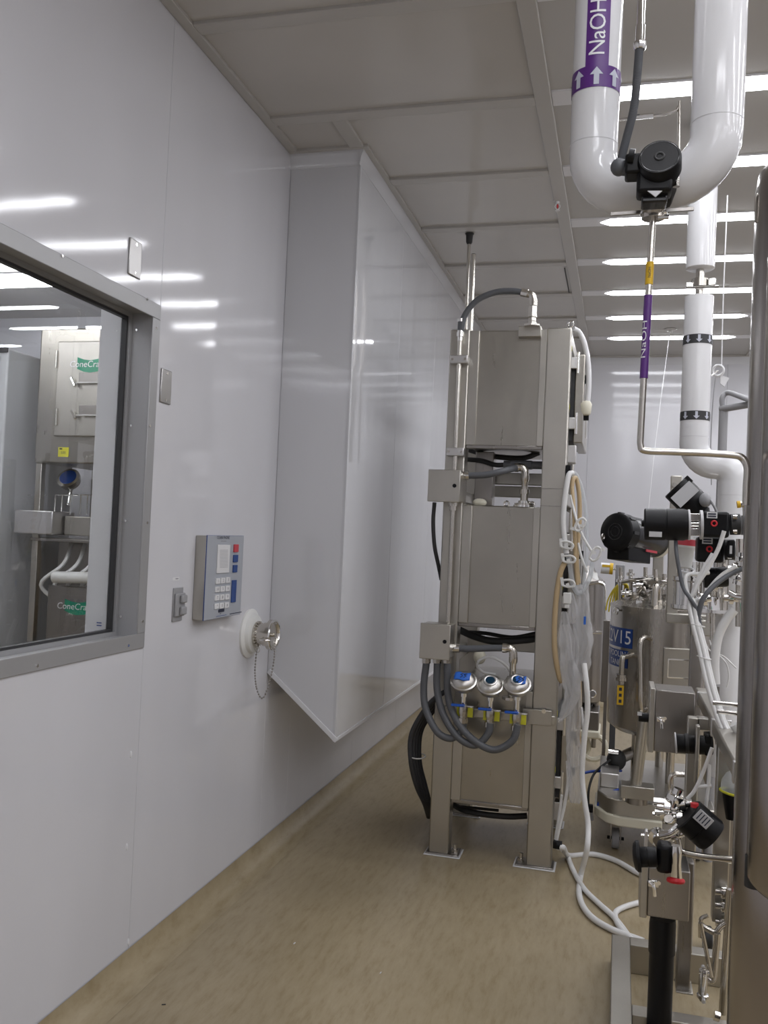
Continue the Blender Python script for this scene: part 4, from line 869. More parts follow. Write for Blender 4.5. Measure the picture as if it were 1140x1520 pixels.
# strings and hanging ring
q = P(995,489,Z=CZ); tag(B().tube([q,P(975,640,Y=7.0),P(955,830,Y=6.6)],0.0022,6).obj('hanging_string','pvc_white'),'thin pale string hanging aslant before the far wall','string')
B().lathe(q,(0,0,-1),[(0,0.05),(0.006,0.045),(0.01,0.012),(0.03,0.012)],16).obj('ceiling_hook','rail_white',ce)
tag(B().tube([P(1080,290,Y=4.4),P(1077,360,Y=4.4),P(1073,460,Y=4.4),P(1071,548,Y=4.4)],0.003,6).obj('hanging_string','pvc_white'),'thin white cord hanging right of the far white pipe','string')
c = P(1066,550,Y=4.4); t = thing('hanging_ring','white plastic ring and tag on the end of the cord','ring',c-V((0,0,0.03)))
B().torus(c,(0.25,1,0.1),0.024,0.006,24,8).obj('ring','pvc_white',t); B().beam(c+V((-0.03,0,-0.025)),c+V((0.0,0,0.0)),0.01,0.006).obj('pin','chrome',t)
B().prism([c+V((0.01,0,-0.02)),c+V((0.05,0,-0.035)),c+V((0.03,0,-0.075)),c+V((0.012,0,-0.06))],(0,0.012,0)).obj('tag','pvc_white',t)
tag(B().tube([P(1062,560,Y=4.4),P(1058,600,Y=4.4),P(1055,660,Y=4.42),P(1056,720,Y=4.45)],0.0025,6).obj('hanging_string','grey_plastic'),'thin blue grey cord trailing below the white ring','string')
# grab rail behind
t = thing('grab_rail','grey tubular rail with an upright at the far right','rail',(P(1073,680,Y=4.6).x,4.6,0))
hx = P(1073,640,Y=4.6).x
B().cyl((hx,4.6,0.0),(hx,4.6,P(1073,603,Y=4.6).z),0.021,n=16).obj('upright','grey_plastic',t)
B().tube([(hx,4.6,P(1073,610,Y=4.6).z),P(1072,592,Y=4.6),P(1080,583,Y=4.6),P(1100,589,Y=4.5),P(1122,598,Y=4.4)],0.013,12).obj('top_bar','grey_plastic',t)
B().tube([P(1070,607,Y=4.6),P(1090,604,Y=4.55),P(1124,598,Y=4.45)],0.017,12).obj('middle_bar','grey_plastic',t)
# ================================================================== TANK ON ITS CART
TX, TY, TR = 0.255, 5.0, 0.288
def CP(px,py,cx=TX,cy=TY,r=TR):
    v = P(px,py,Y=1.0)-V((0,0,EYE)); a = v.x**2+v.y**2; b = -2*(v.x*cx+v.y*cy); c = cx*cx+cy*cy-r*r
    D = b*b-4*a*c; s = (-b-math.sqrt(max(D,0)))/(2*a); return V((0,0,EYE))+v*s
tk = thing('process_tank','stainless process tank with blue number signs on its side','tank',(TX,TY,0.18))
zs_, zb_ = CP(960,906).z, CP(940,1085).z
B().lathe((TX,TY,0),(0,0,1),[(zb_-0.09,0.03),(zb_-0.085,0.06),(zb_-0.03,TR*0.86),(zb_,TR),(zs_,TR)],56).obj('shell','steel_tank',tk)
B().lathe((TX,TY,zs_-0.004),(0,0,1),[(0,TR+0.006),(0.014,TR+0.006),(0.018,TR-0.01),(0.075,0.18),(0.085,0.165),(0.13,0.16),(0.13,0.175),(0.15,0.175),(0.155,0.16),(0.175,0.10),(0.18,0.0)],48).obj('lid','steel_tank',tk)
# lifting lug
q = CP(974,905); B().tube([q+V((-0.01,0.04,-0.02)),q+V((-0.006,0.05,0.09)),q+V((0.0,0.06,0.115)),q+V((0.012,0.08,0.09)),q+V((0.012,0.09,0.0))],0.016,10).obj('lifting_lug','steel_tube',tk)
# signs wrapped on the shell
def wrap(a0,z0,r): return lambda u,v: V((TX+r*math.sin(a0+u/TR), TY-r*math.cos(a0+u/TR), z0+v))
def angof(p): return math.atan2(p.x-TX, -(p.y-TY))
def sign(px1,py0,py1,width,lines,size):
    a1 = angof(CP(px1,(py0+py1)/2)); zA, zB = CP(px1-4,py0).z, CP(px1-4,py1).z; a0 = a1-width/TR; n = 14; vs = []
    for i in range(n+1):
        a = a0+(a1-a0)*i/n
        for z in (zB,zA): vs.append((TX+(TR+0.0015)*math.sin(a),TY-(TR+0.0015)*math.cos(a),z))
    o = B().add(vs,[(2*i,2*i+2,2*i+3,2*i+1) for i in range(n)]).obj('sign','sign_blue',tk)
    am = (a0+a1)/2
    for k,(tx,uo,sz) in enumerate(lines):
        zc_ = zA-(zA-zB)*(k+0.5)/len(lines); B().text(tx,sz,wrap(am+uo/TR,zc_,TR+0.003),2).obj('lettering','letter_white',o,smooth=0)
sign(939,934,963,0.36,[('222V15',0.025,0.098)],0.1)
sign(932,966,992,0.30,[('POST POOLING',0.02,0.042),('TANK',0.05,0.042)],0.04)
# handles
def bowhandle(px,y0,y1,off):
    a,b = CP(px,y0),CP(px,y1); n_ = V((a.x-TX,a.y-TY,0)).normalized()
    B().tube([a+n_*0.0+V((0.02,0,0)),a+n_*off*0.7+V((0.008,0,0.01)),a+n_*off-V((0,0,0.03)),(a+b)/2+n_*off,b+n_*off+V((0,0,0.03)),b+n_*off*0.7,b],0.012,12,8).obj('handle','steel_tube',tk)
bowhandle(960,948,1052,0.09)
# sample valve with yellow tag
q = CP(938,974); n_ = V((q.x-TX,q.y-TY,0)).normalized()
m = B(); m.tube([q+V((0.02,0.02,0.01)),q+n_*0.05,q+n_*0.075+V((0,0,-0.005)),q+n_*0.08+V((0,0,-0.04)),q+n_*0.08+V((0,0,-0.10))],0.014,12).obj('sample_spout','steel_tube',tk)
e = q+n_*0.08+V((0,0,-0.10)); B().lathe(e+V((0,0,0.012)),(0,0,-1),[(0,0.026),(0.014,0.026),(0.014,0.03),(0.03,0.03),(0.034,0.016),(0.05,0.016)],18).obj('sample_clamp','steel_tube',tk)
tg = B().cbox(e+V((-0.002,-0.012,-0.09)),(0.032,0.003,0.098)).obj('yellow_tag','tag_amber',tk,0.001)
for s in (0.03,0.0,-0.03): B().cbox(e+V((-0.002,-0.0145,-0.09+s)),(0.014,0.0008,0.016)).obj('printed_mark','ink',tg)
# nameplate pocket
a = CP(1005,992); n_ = V((a.x-TX,a.y-TY,0)).normalized(); R_ = Matrix((V((-n_.y,n_.x,0)),-n_,V((0,0,1)))).transposed()
fb = B().cbox(a+n_*0.004,(0.14,0.02,0.20),R_).obj('bracket_plate','steel_brushed',tk,0.004)
m = B(); m.cbox(a+n_*0.018+V((0,0,0.045)),(0.10,0.008,0.006),R_); m.cbox(a+n_*0.018+V((0,0,-0.045)),(0.10,0.008,0.006),R_); m.cbox(a+n_*0.018+V((-0.047,0,0)),(0.006,0.008,0.09),R_); m.obj('card_holder','chrome',fb)
# fittings on the lid
def triclamp(parent,p,ax,r=0.024,L=0.05,name='clamp_fitting'):
    ax = V(ax).normalized(); p = V(p)
    o = B().lathe(p-ax*L/2,ax,[(0,r*0.55),(L*0.3,r*0.55),(L*0.36,r),(L*0.64,r),(L*0.7,r*0.55),(L,r*0.55)],18).obj(name,'chrome',parent)
    s,_ = frame(ax); B().cyl(p+s*r*0.9,p+s*(r+0.022),0.006,n=8).obj('wing_nut','chrome',o); return o
zl = zs_+0.15
for px,py,dy,ax in ((921,862,0.0,(0,0,1)),(930,880,-0.1,(1,0.2,0)),(947,868,-0.12,(1,0,0.1)),(951,893,-0.16,(0.3,0,1)),(962,878,-0.14,(1,0,0.3)),(936,852,0.05,(0,0,1)),(973,868,-0.1,(0,0,1)),(986,868,-0.15,(0.2,0,1)),(917,905,-0.12,(0.4,0,1))):
    triclamp(tk,P(px,py,Y=TY+dy),ax)
for pts in ([(921,842,0.0),(921,905,0.0)],[(936,845,0.05),(937,905,0.05)],[(924,864,-0.05),(945,861,-0.1),(975,860,-0.1)],[(947,880,-0.12),(955,872,-0.14),(963,885,-0.15)],[(973,845,-0.1),(973,905,-0.1)],[(986,852,-0.15),(987,905,-0.15)],[(958,842,0.0),(958,900,0.0)]):
    B().tube([P(x,y,Y=TY+d) for x,y,d in pts],0.011,10,4).obj('nozzle_pipe','steel_tube',tk)
B().box(P(944,896,Y=TY-0.2),P(953,892,Y=TY-0.18)).obj('label_tab','pvc_white',tk)
q = P(986,864,Y=TY-0.2); B().cbox(q,(0.05,0.02,0.016)).obj('steel_tab','chrome',tk,0.002)
B().lathe(P(945,897,Y=TY-0.08),(-0.2,-0.2,1),[(0,0.05),(0.02,0.05),(0.02,0.04),(0.06,0.035)],20).obj('manway_cap','steel_tube',tk)
# drain valve under the tank
q = P(915,1128,Y=4.85); m = B(); B().ell(q,(0.05,0.05,0.055)).obj('drain_valve','black_rubber',tk); B().cyl((TX-0.1,TY-0.05,zb_-0.12),q,0.03,n=14).obj('drain_pipe','steel_dark',tk)
q = P(912,1116,Y=4.82); B().cyl(q-V((0.03,0,0)),q+V((0.02,0,0)),0.016,n=10).obj('drain_handle','chrome',tk)
for a in (0.5,1.6,2.7,3.8,4.9,6.0):
    if a in (1.6,3.8,4.9,6.0): c = V((TX+TR*0.6*math.cos(a),TY+TR*0.6*math.sin(a),0)); B().cyl(c+V((0,0,0.20)),c+V((0,0,zb_)),0.022,n=14).obj('leg','steel_tube',tk)
# cart
ct = thing('tank_cart','low stainless cart with a pale bumper and swivel casters under the tank','cart',(TX-0.05,TY-0.3,0))
ft = 4.42
def K(px,py,Y=ft): return P(px,py,Y=Y)
zc0, zc1 = K(940,1228).z, K(940,1190).z
pts = [K(884,1215,4.62),K(888,1222,4.52),K(915,1228,4.43),K(965,1230,4.42)]
xe0, xe1 = K(886,1200,4.6).x, 0.47
prof_ = [(xe0,4.75),(xe0,4.56),(xe0+0.05,4.45),(xe0+0.11,4.42),(xe1,4.42),(xe1,5.3),(xe0,5.3)]
B().prism([(x,y,zc0+0.03) for x,y in prof_],(0,0,zc1-zc0-0.03)).obj('base','steel_brushed',ct,0.006)
pb = [(xe0-0.012,4.80),(xe0-0.012,4.55),(xe0+0.045,4.44),(xe0+0.105,4.405),(xe0+0.30,4.40),(xe0+0.30,4.43),(xe0+0.11,4.435),(xe0+0.06,4.46),(xe0+0.012,4.57),(xe0+0.012,4.80)]
B().prism([(x,y,zc0) for x,y in pb],(0,0,0.045)).obj('bumper','ivory_plastic',ct,0.006)
def caster(x,y,lab=None):
    r = 0.05; w_ = B().cyl((x-0.018,y,r),(x+0.018,y,r),r,n=28).obj('wheel','grey_plastic',ct,0.006)
    B().box((x-0.027,y-0.03,r*0.7),(x-0.021,y+0.03,zc0+0.03)).box((x+0.021,y-0.03,r*0.7),(x+0.027,y+0.03,zc0+0.03)).box((x-0.027,y-0.03,zc0+0.01),(x+0.027,y+0.03,zc0+0.03)).obj('fork','steel_dark',ct)
    B().cyl((x-0.04,y,r),(x+0.04,y,r),0.008,n=10).obj('axle','black_plastic',ct)
cxp = P(913,1262,Z=0.003); caster(cxp.x,cxp.y+0.04); caster(0.41,4.6); caster(cxp.x,5.2); caster(0.41,5.2)
B().box((xe0+0.01,4.62,zc1),(xe0+0.10,4.80,zc1+0.07)).obj('corner_box','aluminium',ct,0.006)
# slanted stand pipe with flange on the cart
a, b = K(943,1172,4.4), K(957,1062,4.4)
B().cyl(a,b,0.026,n=20).obj('stand_pipe','steel_brushed',ct)
B().box(K(921,1180,4.4)-V((0,0.05,0)),K(971,1167,4.4)+V((0,0.05,0))).obj('stand_flange','steel_brushed',ct,0.003)
m = B(); q = K(946,1186,4.4); m.cyl(q+V((0,0,-0.018)),q+V((0,0,0.02)),0.05,n=20); m.obj('swivel_ring','steel_dark',ct)
for px in (926,947,962): q = K(px,1188,4.36); B().cyl(q,q+V((0,0,0.016)),0.007,n=8).obj('bolt','chrome',ct)
# cables by the cart
hose('signal_cable',[P(906,1128,Y=4.8),P(890,1140,Y=4.75),P(880,1152,Y=4.65),P(874,1172,Y=4.6),P(873,1194,Y=4.6)],0.006,'black_rubber','black cable curling from the tank drain to a plug','cable')
t = thing('cable_plug','black plug on the end of the curling cable by the cart','plug',P(876,1206,Y=4.6)); B().box(P(872,1194,Y=4.6),P(880,1207,Y=4.6)+V((0,0.02,0))).obj('body','black_plastic',t,0.004); B().cyl(P(878,1206,Y=4.61),P(879,1218,Y=4.61),0.007,n=8).obj('prong','grey_plastic',t)
hose('signal_cable',[P(868,1147,Y=4.7),P(880,1145,Y=4.72),P(905,1144,Y=4.78),P(922,1144,Y=4.85)],0.007,'cable_blue','dark blue cable lying level behind the cart','cable')
hose('signal_cable',[P(918,1172,Y=4.6),P(902,1178,Y=4.57),P(890,1190,Y=4.55),P(886,1206,Y=4.55)],0.007,'cable_blue','bright blue cable drooping over the cart corner','cable')

# ---------------------------------------------------------------- equipment behind the tank
bk = thing('process_tank','dark steel tank behind the tubing with a looped side handle','tank',(-0.02,6.25,0))
bx_ = P(872,950,Y=6.2).x; bz1, bz0 = P(872,862,Y=6.2).z, P(872,1040,Y=6.2).z
B().lathe((bx_-0.03,6.25,0),(0,0,1),[(bz0-0.06,0.03),(bz0-0.02,0.10),(bz0,0.13),(bz1,0.13),(bz1+0.04,0.08),(bz1+0.1,0.05),(bz1+0.1,0.0)],32).obj('shell','steel_dark',bk)
B().tube([P(873,866,Y=6.1),P(890,865,Y=6.1),P(897,870,Y=6.1),P(898,885,Y=6.1),P(898,930,Y=6.1)],0.012,10).obj('handle','chrome',bk)
B().cyl(P(874,939,Y=6.1),P(893,939,Y=6.1),0.011,n=10).obj('rail','chrome',bk)
B().lathe(P(880,850,Y=6.2),(0,0,-1),[(0,0.03),(0.03,0.035),(0.06,0.06),(0.09,0.06)],18).obj('filter_bowl','white_plastic',bk)
for px in (868,884):
    B().cyl((P(px,1040,Y=6.2).x,6.25,0.2),(P(px,1040,Y=6.2).x,6.25,bz0),0.02,n=12).obj('leg','steel_dark',bk)
q = P(877,1085,Y=6.1); B().box((q.x-0.12,6.0,q.z-0.03),(q.x+0.06,6.3,q.z+0.02)).obj('bumper','ivory_plastic',bk,0.01)
B().box((q.x-0.10,6.02,q.z+0.02),(q.x+0.05,6.3,q.z+0.14)).obj('base','steel_dark',bk,0.006)
wz = P(876,1118,Y=6.1).z
for sx in (-0.09,0.02): B().torus((q.x+sx,6.12,q.z-0.11),(0.15,-1,0),0.08,0.018,24,8).obj('caster_wheel','ivory_plastic',bk); B().cyl((q.x+sx,6.12,q.z-0.11),(q.x+sx,6.12,q.z-0.02),0.015,n=8).obj('caster_stem','steel_dark',bk)
B().lathe(P(879,1030,Y=6.05),(0.1,-1,0.2),[(0,0.02),(0.02,0.026),(0.03,0.02)],14).obj('gauge','chrome',bk)
pt_ = thing('standing_sheet','narrow dark steel panel standing left of the tank signs','panel',P(898,1045,Y=5.45))
B().box(P(891,1042,Y=5.45),P(906,921,Y=5.45)+V((0,0.03,0))).obj('sheet','steel_dark',pt_,0.004); B().box(P(896,1042,Y=5.46),V((P(901,1042,Y=5.46).x,5.48,0.0))).obj('leg','steel_dark',pt_)
# yellow air hose coil on a grey post
yp = thing('hose_post','dark grey post with a square head holding the yellow hose','post',(P(916,860,Y=5.66).x,5.66,0))
q0,q1 = P(914,838,Y=5.66),P(922,860,Y=5.66)
B().box((q0.x,5.64,q1.z),(q1.x+0.02,5.69,q0.z)).obj('head','grey_plastic',yp,0.004); B().box((q0.x,5.645,0),(q1.x,5.68,q1.z)).obj('pole','conduit_grey',yp,0.003)
wc = thing('marker_roll','white canister with a yellow printed cap beside the grey post','canister',P(902,850,Y=5.66)-V((0,0,0.0)))
B().cyl(P(892,843,Y=5.66),P(905,844,Y=5.66),0.034,n=18).obj('can','pvc_white',wc); cpz = B().cyl(P(905,844,Y=5.66),P(910,844.5,Y=5.66),0.035,n=18).obj('cap','tag_amber',wc); B().cbox(P(900,840,Y=5.625),(0.05,0.003,0.014)).obj('print','tag_amber',wc)
B().cyl(P(908,844.5,Y=5.66),P(915,845,Y=5.66),0.006,n=8).obj('pin','chrome',wc)
q = P(921,862,Y=5.57); B().tube([V((q.x,5.65,q.z+0.03)),q+V((0,0,0.012)),q+V((0,-0.06,0.012))],0.009,8,1).obj('hook','steel_tube',yp)
for i in range(6):
    o = (i-2.5)*1.25
    pts = [P(910+o*3.4,912-abs(o)*2,Y=5.6-0.008*i),P(912+o*3.0,890,Y=5.6-0.008*i),P(916+o*1.2,870+abs(o),Y=5.59-0.008*i),P(924+o*0.6,863+abs(o)*1.2,Y=5.59-0.008*i),P(930+o*0.8,868+abs(o),Y=5.6-0.008*i),P(928+o*2.2,890,Y=5.61-0.008*i),P(924+o*2.8,908,Y=5.62-0.008*i)]
    if i == 0: yh = thing('air_hose','coil of yellow air hose hung behind the tank','hose',P(918,912,Y=5.85))
    B().tube(pts,0.0045,8,6).obj('hose_turn','hose_yellow',yh)

# ---------------------------------------------------------------- agitator motor
MA, MB_ = P(913,789,Y=4.72), P(972,801,Y=5.02); ad = (MB_-MA).normalized(); ML = (MB_-MA).length
mt_ = thing('agitator_motor','black electric motor with finned end cap above the tank','motor',(MA+MB_)/2-V((0,0,0.12)))
r0 = 0.098
B().lathe(MA+ad*0.06,ad,[(0,r0*0.96),(ML-0.06,r0*0.96),(ML-0.05,r0*0.9)],36).obj('body','black_gloss',mt_)
ec = B().lathe(MA,ad,[(0,r0*0.55),(0.004,r0*0.92),(0.012,r0*1.0),(0.075,r0*1.02),(0.08,r0*0.96)],36).obj('fan_cover','black_plastic',mt_)
for k in (0.25,0.42): B().torus(MA+ad*0.002,ad,r0*k,0.004,24,6).obj('grille_ring','black_gloss',ec)
for k in range(8):
    a = 2*math.pi*k/8; s,u_ = frame(ad); c = (s*math.cos(a)+u_*math.sin(a))
    B().beam(MA+ad*0.02+c*r0*1.0,MA+ad*0.06+c*r0*1.0,0.016,0.01,c).obj('cover_slot','gasket_dark',ec)
B().torus(P(895,797,Y=4.74),(0.9,-0.4,0),0.014,0.005,16,6).obj('lifting_eye','steel_dark',mt_)
R_ = Matrix((ad,V((-ad.y,ad.x,0)),V((0,0,1)))).transposed()
B().cbox(MA+ad*0.13+V((0,0,-0.105)),(0.20,0.13,0.07),R_).obj('terminal_box','black_plastic',mt_,0.004)
B().cbox(MA+ad*0.22+V((0,0,-0.075))+V((ad.y,-ad.x,0))*0.075,(0.10,0.004,0.012),R_).obj('warning_strip','red_muted',mt_)
fl_ = B().lathe(MB_,ad,[(-0.005,r0*0.98),(0.02,r0*1.0),(0.05,r0*0.75),(0.05,0.0)],32).obj('flange','ivory_plastic',mt_)
B().box((MB_.x-0.005,MB_.y+0.0,zs_+0.12),(MB_.x+0.05,MB_.y+0.05,MB_.z-0.03)).obj('mount_post','steel_brushed',mt_,0.004)
q = P(949,776,Y=4.82); B().cyl(q,q+V((0.02,0,0.004)),0.012,n=10).obj('cable_gland','chrome',mt_)

# ---------------------------------------------------------------- valve cluster, front right
def act(p0,p1,r,lab,mt='black_plastic',grp='black valve actuators'):
    p0,p1 = V(p0),V(p1); d_ = (p1-p0).normalized(); L = (p1-p0).length
    t = thing('valve_actuator',lab,'valve',(p0+p1)/2-V((0,0,r)),grp)
    B().lathe(p0,d_,[(0,r*0.93),(0.004,r),(L*0.48,r),(L*0.49,r*0.97),(L*0.51,r*0.97),(L*0.52,r*1.0),(L*0.9,r*1.0),(L,r*0.92)],32).obj('cylinder',mt,t); return t,d_,L
YA = 3.25
t,d_,L = act(P(956,778,Y=YA),P(1021,779,Y=YA),0.055,'large black cylindrical actuator left of the silver yoke')
B().cyl(P(1021,779,Y=YA),P(1024,779,Y=YA),0.053,n=28).obj('end_ring','label_silver',t)
B().cyl(P(952,777,Y=YA),P(957,777,Y=YA),0.012,n=10).obj('end_nut','black_plastic',t)
B().cbox(P(973,793,Y=YA-0.05),(0.042,0.006,0.018)).obj('maker_label','label_silver',t)
for s in (768,790): B().beam(P(1023,s,Y=YA-0.02),P(1039,s,Y=YA-0.02),0.02,0.026).obj('yoke','chrome',t,0.002)
B().cyl(P(1022,779,Y=YA),P(1041,779,Y=YA),0.009,n=12).obj('spindle','chrome',t)
def blockvalve(x0,y0,x1,y1,Y,lab,redy):
    a,b = P(x0,y1,Y=Y),P(x1,y0,Y=Y); t = thing('positioner_block',lab,'valve',((a.x+b.x)/2,Y+0.04,a.z),'black positioner blocks')
    B().box((a.x,Y,a.z),(b.x,Y+0.09,b.z)).obj('body','black_plastic',t,0.010)
    lb = B().box(P(x0+8,y0+9,Y=Y-0.001),P(x0+24,y0+0.5,Y=Y-0.001)+V((0,0.003,0))).obj('white_label','pvc_white',t)
    for k in (0.3,0.7): B().box(P(x0+10,y0+1+9*k,Y=Y-0.0022),P(x0+22,y0-0.6+9*k,Y=Y-0.0022)+V((0,0.001,0))).obj('printed_line','ink',lb)
    q = P(x0+19,y0+redy,Y=Y-0.001); B().torus(q,(0,1,0),0.0085,0.003,20,8).obj('red_port','red',t)
    B().cyl(P(x1,(y0+y1)/2,Y=Y+0.04),P(x1+14,(y0+y1)/2,Y=Y+0.04),0.036,n=18).obj('neck','black_rubber',t)
    for yy_ in (y0+8,y1-8): B().cyl(P(x1+4,yy_,Y=Y),P(x1+10,yy_,Y=Y),0.008,n=8).obj('bolt','chrome',t)
    return t
t = blockvalve(1041,760,1084,797,YA-0.03,'upper black positioner block with a red port and white label',17)
B().cyl(P(1039,779,Y=YA),P(1043,779,Y=YA),0.05,n=24).obj('end_ring','label_silver',t)
B().box(P(1103,794,Y=YA-0.02),P(1112,764,Y=YA-0.02)+V((0,0.08,0))).obj('bracket','aluminium',t,0.003)
t = blockvalve(1034,798,1076,834,YA+0.06,'lower black positioner block with a dim red port',17)
B().box(P(1080,828,Y=YA),P(1092,802,Y=YA)+V((0,0.06,0))).obj('side_unit','black_plastic',t,0.006); B().box(P(1083,822,Y=YA-0.003),P(1087,810,Y=YA-0.003)+V((0,0.003,0))).obj('side_label','label_silver',t)
t,d_,L = act(P(1044,858,Y=YA+0.15),P(1080,856,Y=YA+0.15),0.036,'small black actuator below the positioner blocks'); 
t,d_,L = act(P(1003,722,Y=YA+0.25),P(1042,760,Y=YA+0.25),0.055,'tilted black actuator with a pale nameplate below the white elbow')
c = P(1021,738,Y=YA+0.19); s_ = d_; u2 = V((0,-1,0)).cross(s_).normalized(); R_ = Matrix((s_,V((0,1,0)),u2)).transposed()
npz = B().cbox(c-s_*0.015+V((0,-0.002,0))+u2*0.0,(0.05,0.004,0.09),R_).obj('nameplate','label_silver',t)
B().cbox(P(1006,727,Y=YA+0.24)+u2*0.05,(0.03,0.05,0.02),R_).obj('end_lug','black_plastic',t,0.003)
B().ell(P(1047,742,Y=YA+0.18),(0.022,0.022,0.026)).obj('cable_gland','grey_plastic',t)
B().cyl(P(1034,756,Y=YA+0.25),P(1040,790,Y=YA+0.25),0.045,n=20).obj('neck','black_plastic',t)
hose('signal_cable',[P(1050,738,Y=YA+0.17),P(1056,745,Y=YA+0.17),P(1063,758,Y=YA+0.17),P(1066,775,Y=YA+0.18)],0.005,'grey_plastic','short grey cable from the tilted actuator gland','cable')
# brass-ended tee above the block
t = thing('tube_tee','steel tee with a brass end beside the right column','fitting',P(1105,765,Y=3.1))
B().cyl(P(1095,749,Y=3.1),P(1113,747,Y=3.1),0.010,n=12).obj('run','steel_tube',t); B().cyl(P(1107,748,Y=3.1),P(1108,766,Y=3.1),0.011,n=12).obj('branch','steel_tube',t); B().cyl(P(1094,749,Y=3.1),P(1099,748.6,Y=3.1),0.0115,n=12).obj('brass_end','tag_amber',t)
# white bottle with red print
q0, q1 = P(1016,842,Y=3.5), P(1021,796,Y=3.5)
t = thing('sample_bottle','white plastic bottle with red print under the large actuator','bottle',q0)
ax_ = (q1-q0).normalized(); L = (q1-q0).length
B().lathe(q0,ax_,[(0,0.026),(L*0.55,0.028),(L*0.62,0.034),(L*0.66,0.036),(L*0.95,0.034),(L,0.03)],24).obj('body','white_plastic',t)
B().lathe(q0+ax_*L*0.7,ax_,[(0,0.0362),(L*0.2,0.0358)],24,caps=False).obj('printed_band','red_muted',t)
B().torus(P(1019,846,Y=3.47),(0.1,-0.35,0.9),0.027,0.005,24).obj('neck_ring','pvc_white',t)
gj = thing('glass_vessel','steel sight vessel with bright rim behind the hanging cables','vessel',P(1023,905,Y=3.75)); q = P(1022,905,Y=3.75)
B().lathe(q,(0,0,1),[(0,0.06),(0.005,0.068),(0.02,0.068),(0.02,0.06),(0.11,0.06),(0.115,0.066),(0.13,0.066),(0.13,0.05),(0.19,0.05)],28).obj('shell','chrome',gj)
# support frame
sf = thing('pipe_stand','stainless square-tube frame standing beside the tank','frame',(P(1032,1040,Y=4.25).x,4.25,0))
xa, xb = P(991,850,Y=4.5).x, P(1008,850,Y=4.5).x
B().box((xa,4.5,P(999,912,Y=4.5).z),(xb,4.55,P(1000,706,Y=4.5).z)).obj('upright','steel_brushed',sf,0.004)
q = P(1001,720,Y=4.49); B().cyl(q,q+V((0,0.012,0)),0.012,n=12).obj('bolt','chrome',sf)
B().box((xa,4.46,P(999,924,Y=4.5).z),(P(1086,918,Y=4.5).x,4.52,P(999,910,Y=4.5).z)).obj('beam','steel_brushed',sf,0.004)
xc, xd = P(1024,980,Y=4.25).x, P(1043,980,Y=4.25).x
B().box((xc,4.25,0.0),(xd,4.30,P(1030,918,Y=4.25).z)).obj('post','steel_dark',sf,0.004)
B().box((xc,4.24,P(1060,945,Y=4.25).z),(P(1103,940,Y=4.25).x,4.29,P(1060,922,Y=4.25).z)).obj('beam','steel_brushed',sf,0.004)
B().box((xc,4.25,P(1030,918,Y=4.25).z-0.04),(xd,4.52,P(1030,918,Y=4.25).z)).obj('link','steel_brushed',sf,0.004)
B().box((P(1090,930,Y=4.25).x,4.24,0.0),(P(1103,930,Y=4.25).x,4.29,P(1090,930,Y=4.25).z)).obj('post','steel_dark',sf,0.004)
# vertical pipes and fittings right of the posts
vp = thing('valve_manifold','cluster of steel pipes, clamps and elbows behind the hanging cables','manifold',P(1075,960,Y=3.7))
for x0,y0,x1,y1,r_ in ((1073,830,1071,912,0.024),(1098,800,1097,930,0.014),(1052,880,1051,925,0.008),(1060,850,1058,915,0.012)):
    B().cyl(P(x0,y0,Y=3.7),P(x1,y1,Y=3.7),r_,n=14).obj('pipe','steel_tube',vp)
for px,py,ax_ in ((1085,888,(1,0,0)),(1100,830,(0,0,1)),(1095,858,(0.2,0,1)),(1062,868,(1,0,0)),(1045,890,(1,0,0.3)),(1090,845,(1,0,0))): triclamp(vp,P(px,py,Y=3.62),ax_,0.026)
B().tube([P(1083,880,Y=3.6),P(1095,886,Y=3.58),P(1110,888,Y=3.56)],0.012,10).obj('elbow','chrome',vp)
B().lathe(P(1052,908,Y=3.7),(0,0,1),[(0,0.075),(0.012,0.075),(0.012,0.05),(0.06,0.045)],28).obj('flange','chrome',vp)
B().cyl(P(1105,908,Y=3.4),P(1105,895,Y=3.4),0.014,n=12).obj('green_knob','green_plastic',vp); B().cyl(P(1105,925,Y=3.4),P(1105,908,Y=3.4),0.012,n=12).obj('knob_stem','pvc_white',vp)
B().cyl(P(1058,870,Y=3.7),P(1057,1110,Y=3.7),0.010,n=10).obj('drop_pipe','steel_tube',vp); B().box(P(1062,1105,Y=3.72),P(1068,1020,Y=3.72)+V((0,0.02,0))).obj('strap','steel_dark',vp)
dr_ = thing('drum','brown drum with a clear lid behind the skid rail','drum',(P(1085,1060,Y=5.6).x,5.6,0)); zq = P(1080,1022,Y=5.5).z
B().lathe((P(1085,1060,Y=5.6).x,5.6,0.0),(0,0,1),[(0.0,0.15),(0.01,0.155),(zq,0.155),(zq,0.16),(zq+0.012,0.16)],32).obj('body','steel_dark',dr_); B().lathe((P(1085,1060,Y=5.6).x,5.6,zq+0.012),(0,0,1),[(0,0.15),(0.09,0.15),(0.095,0.14)],28).obj('clear_lid','clear_tube',dr_)
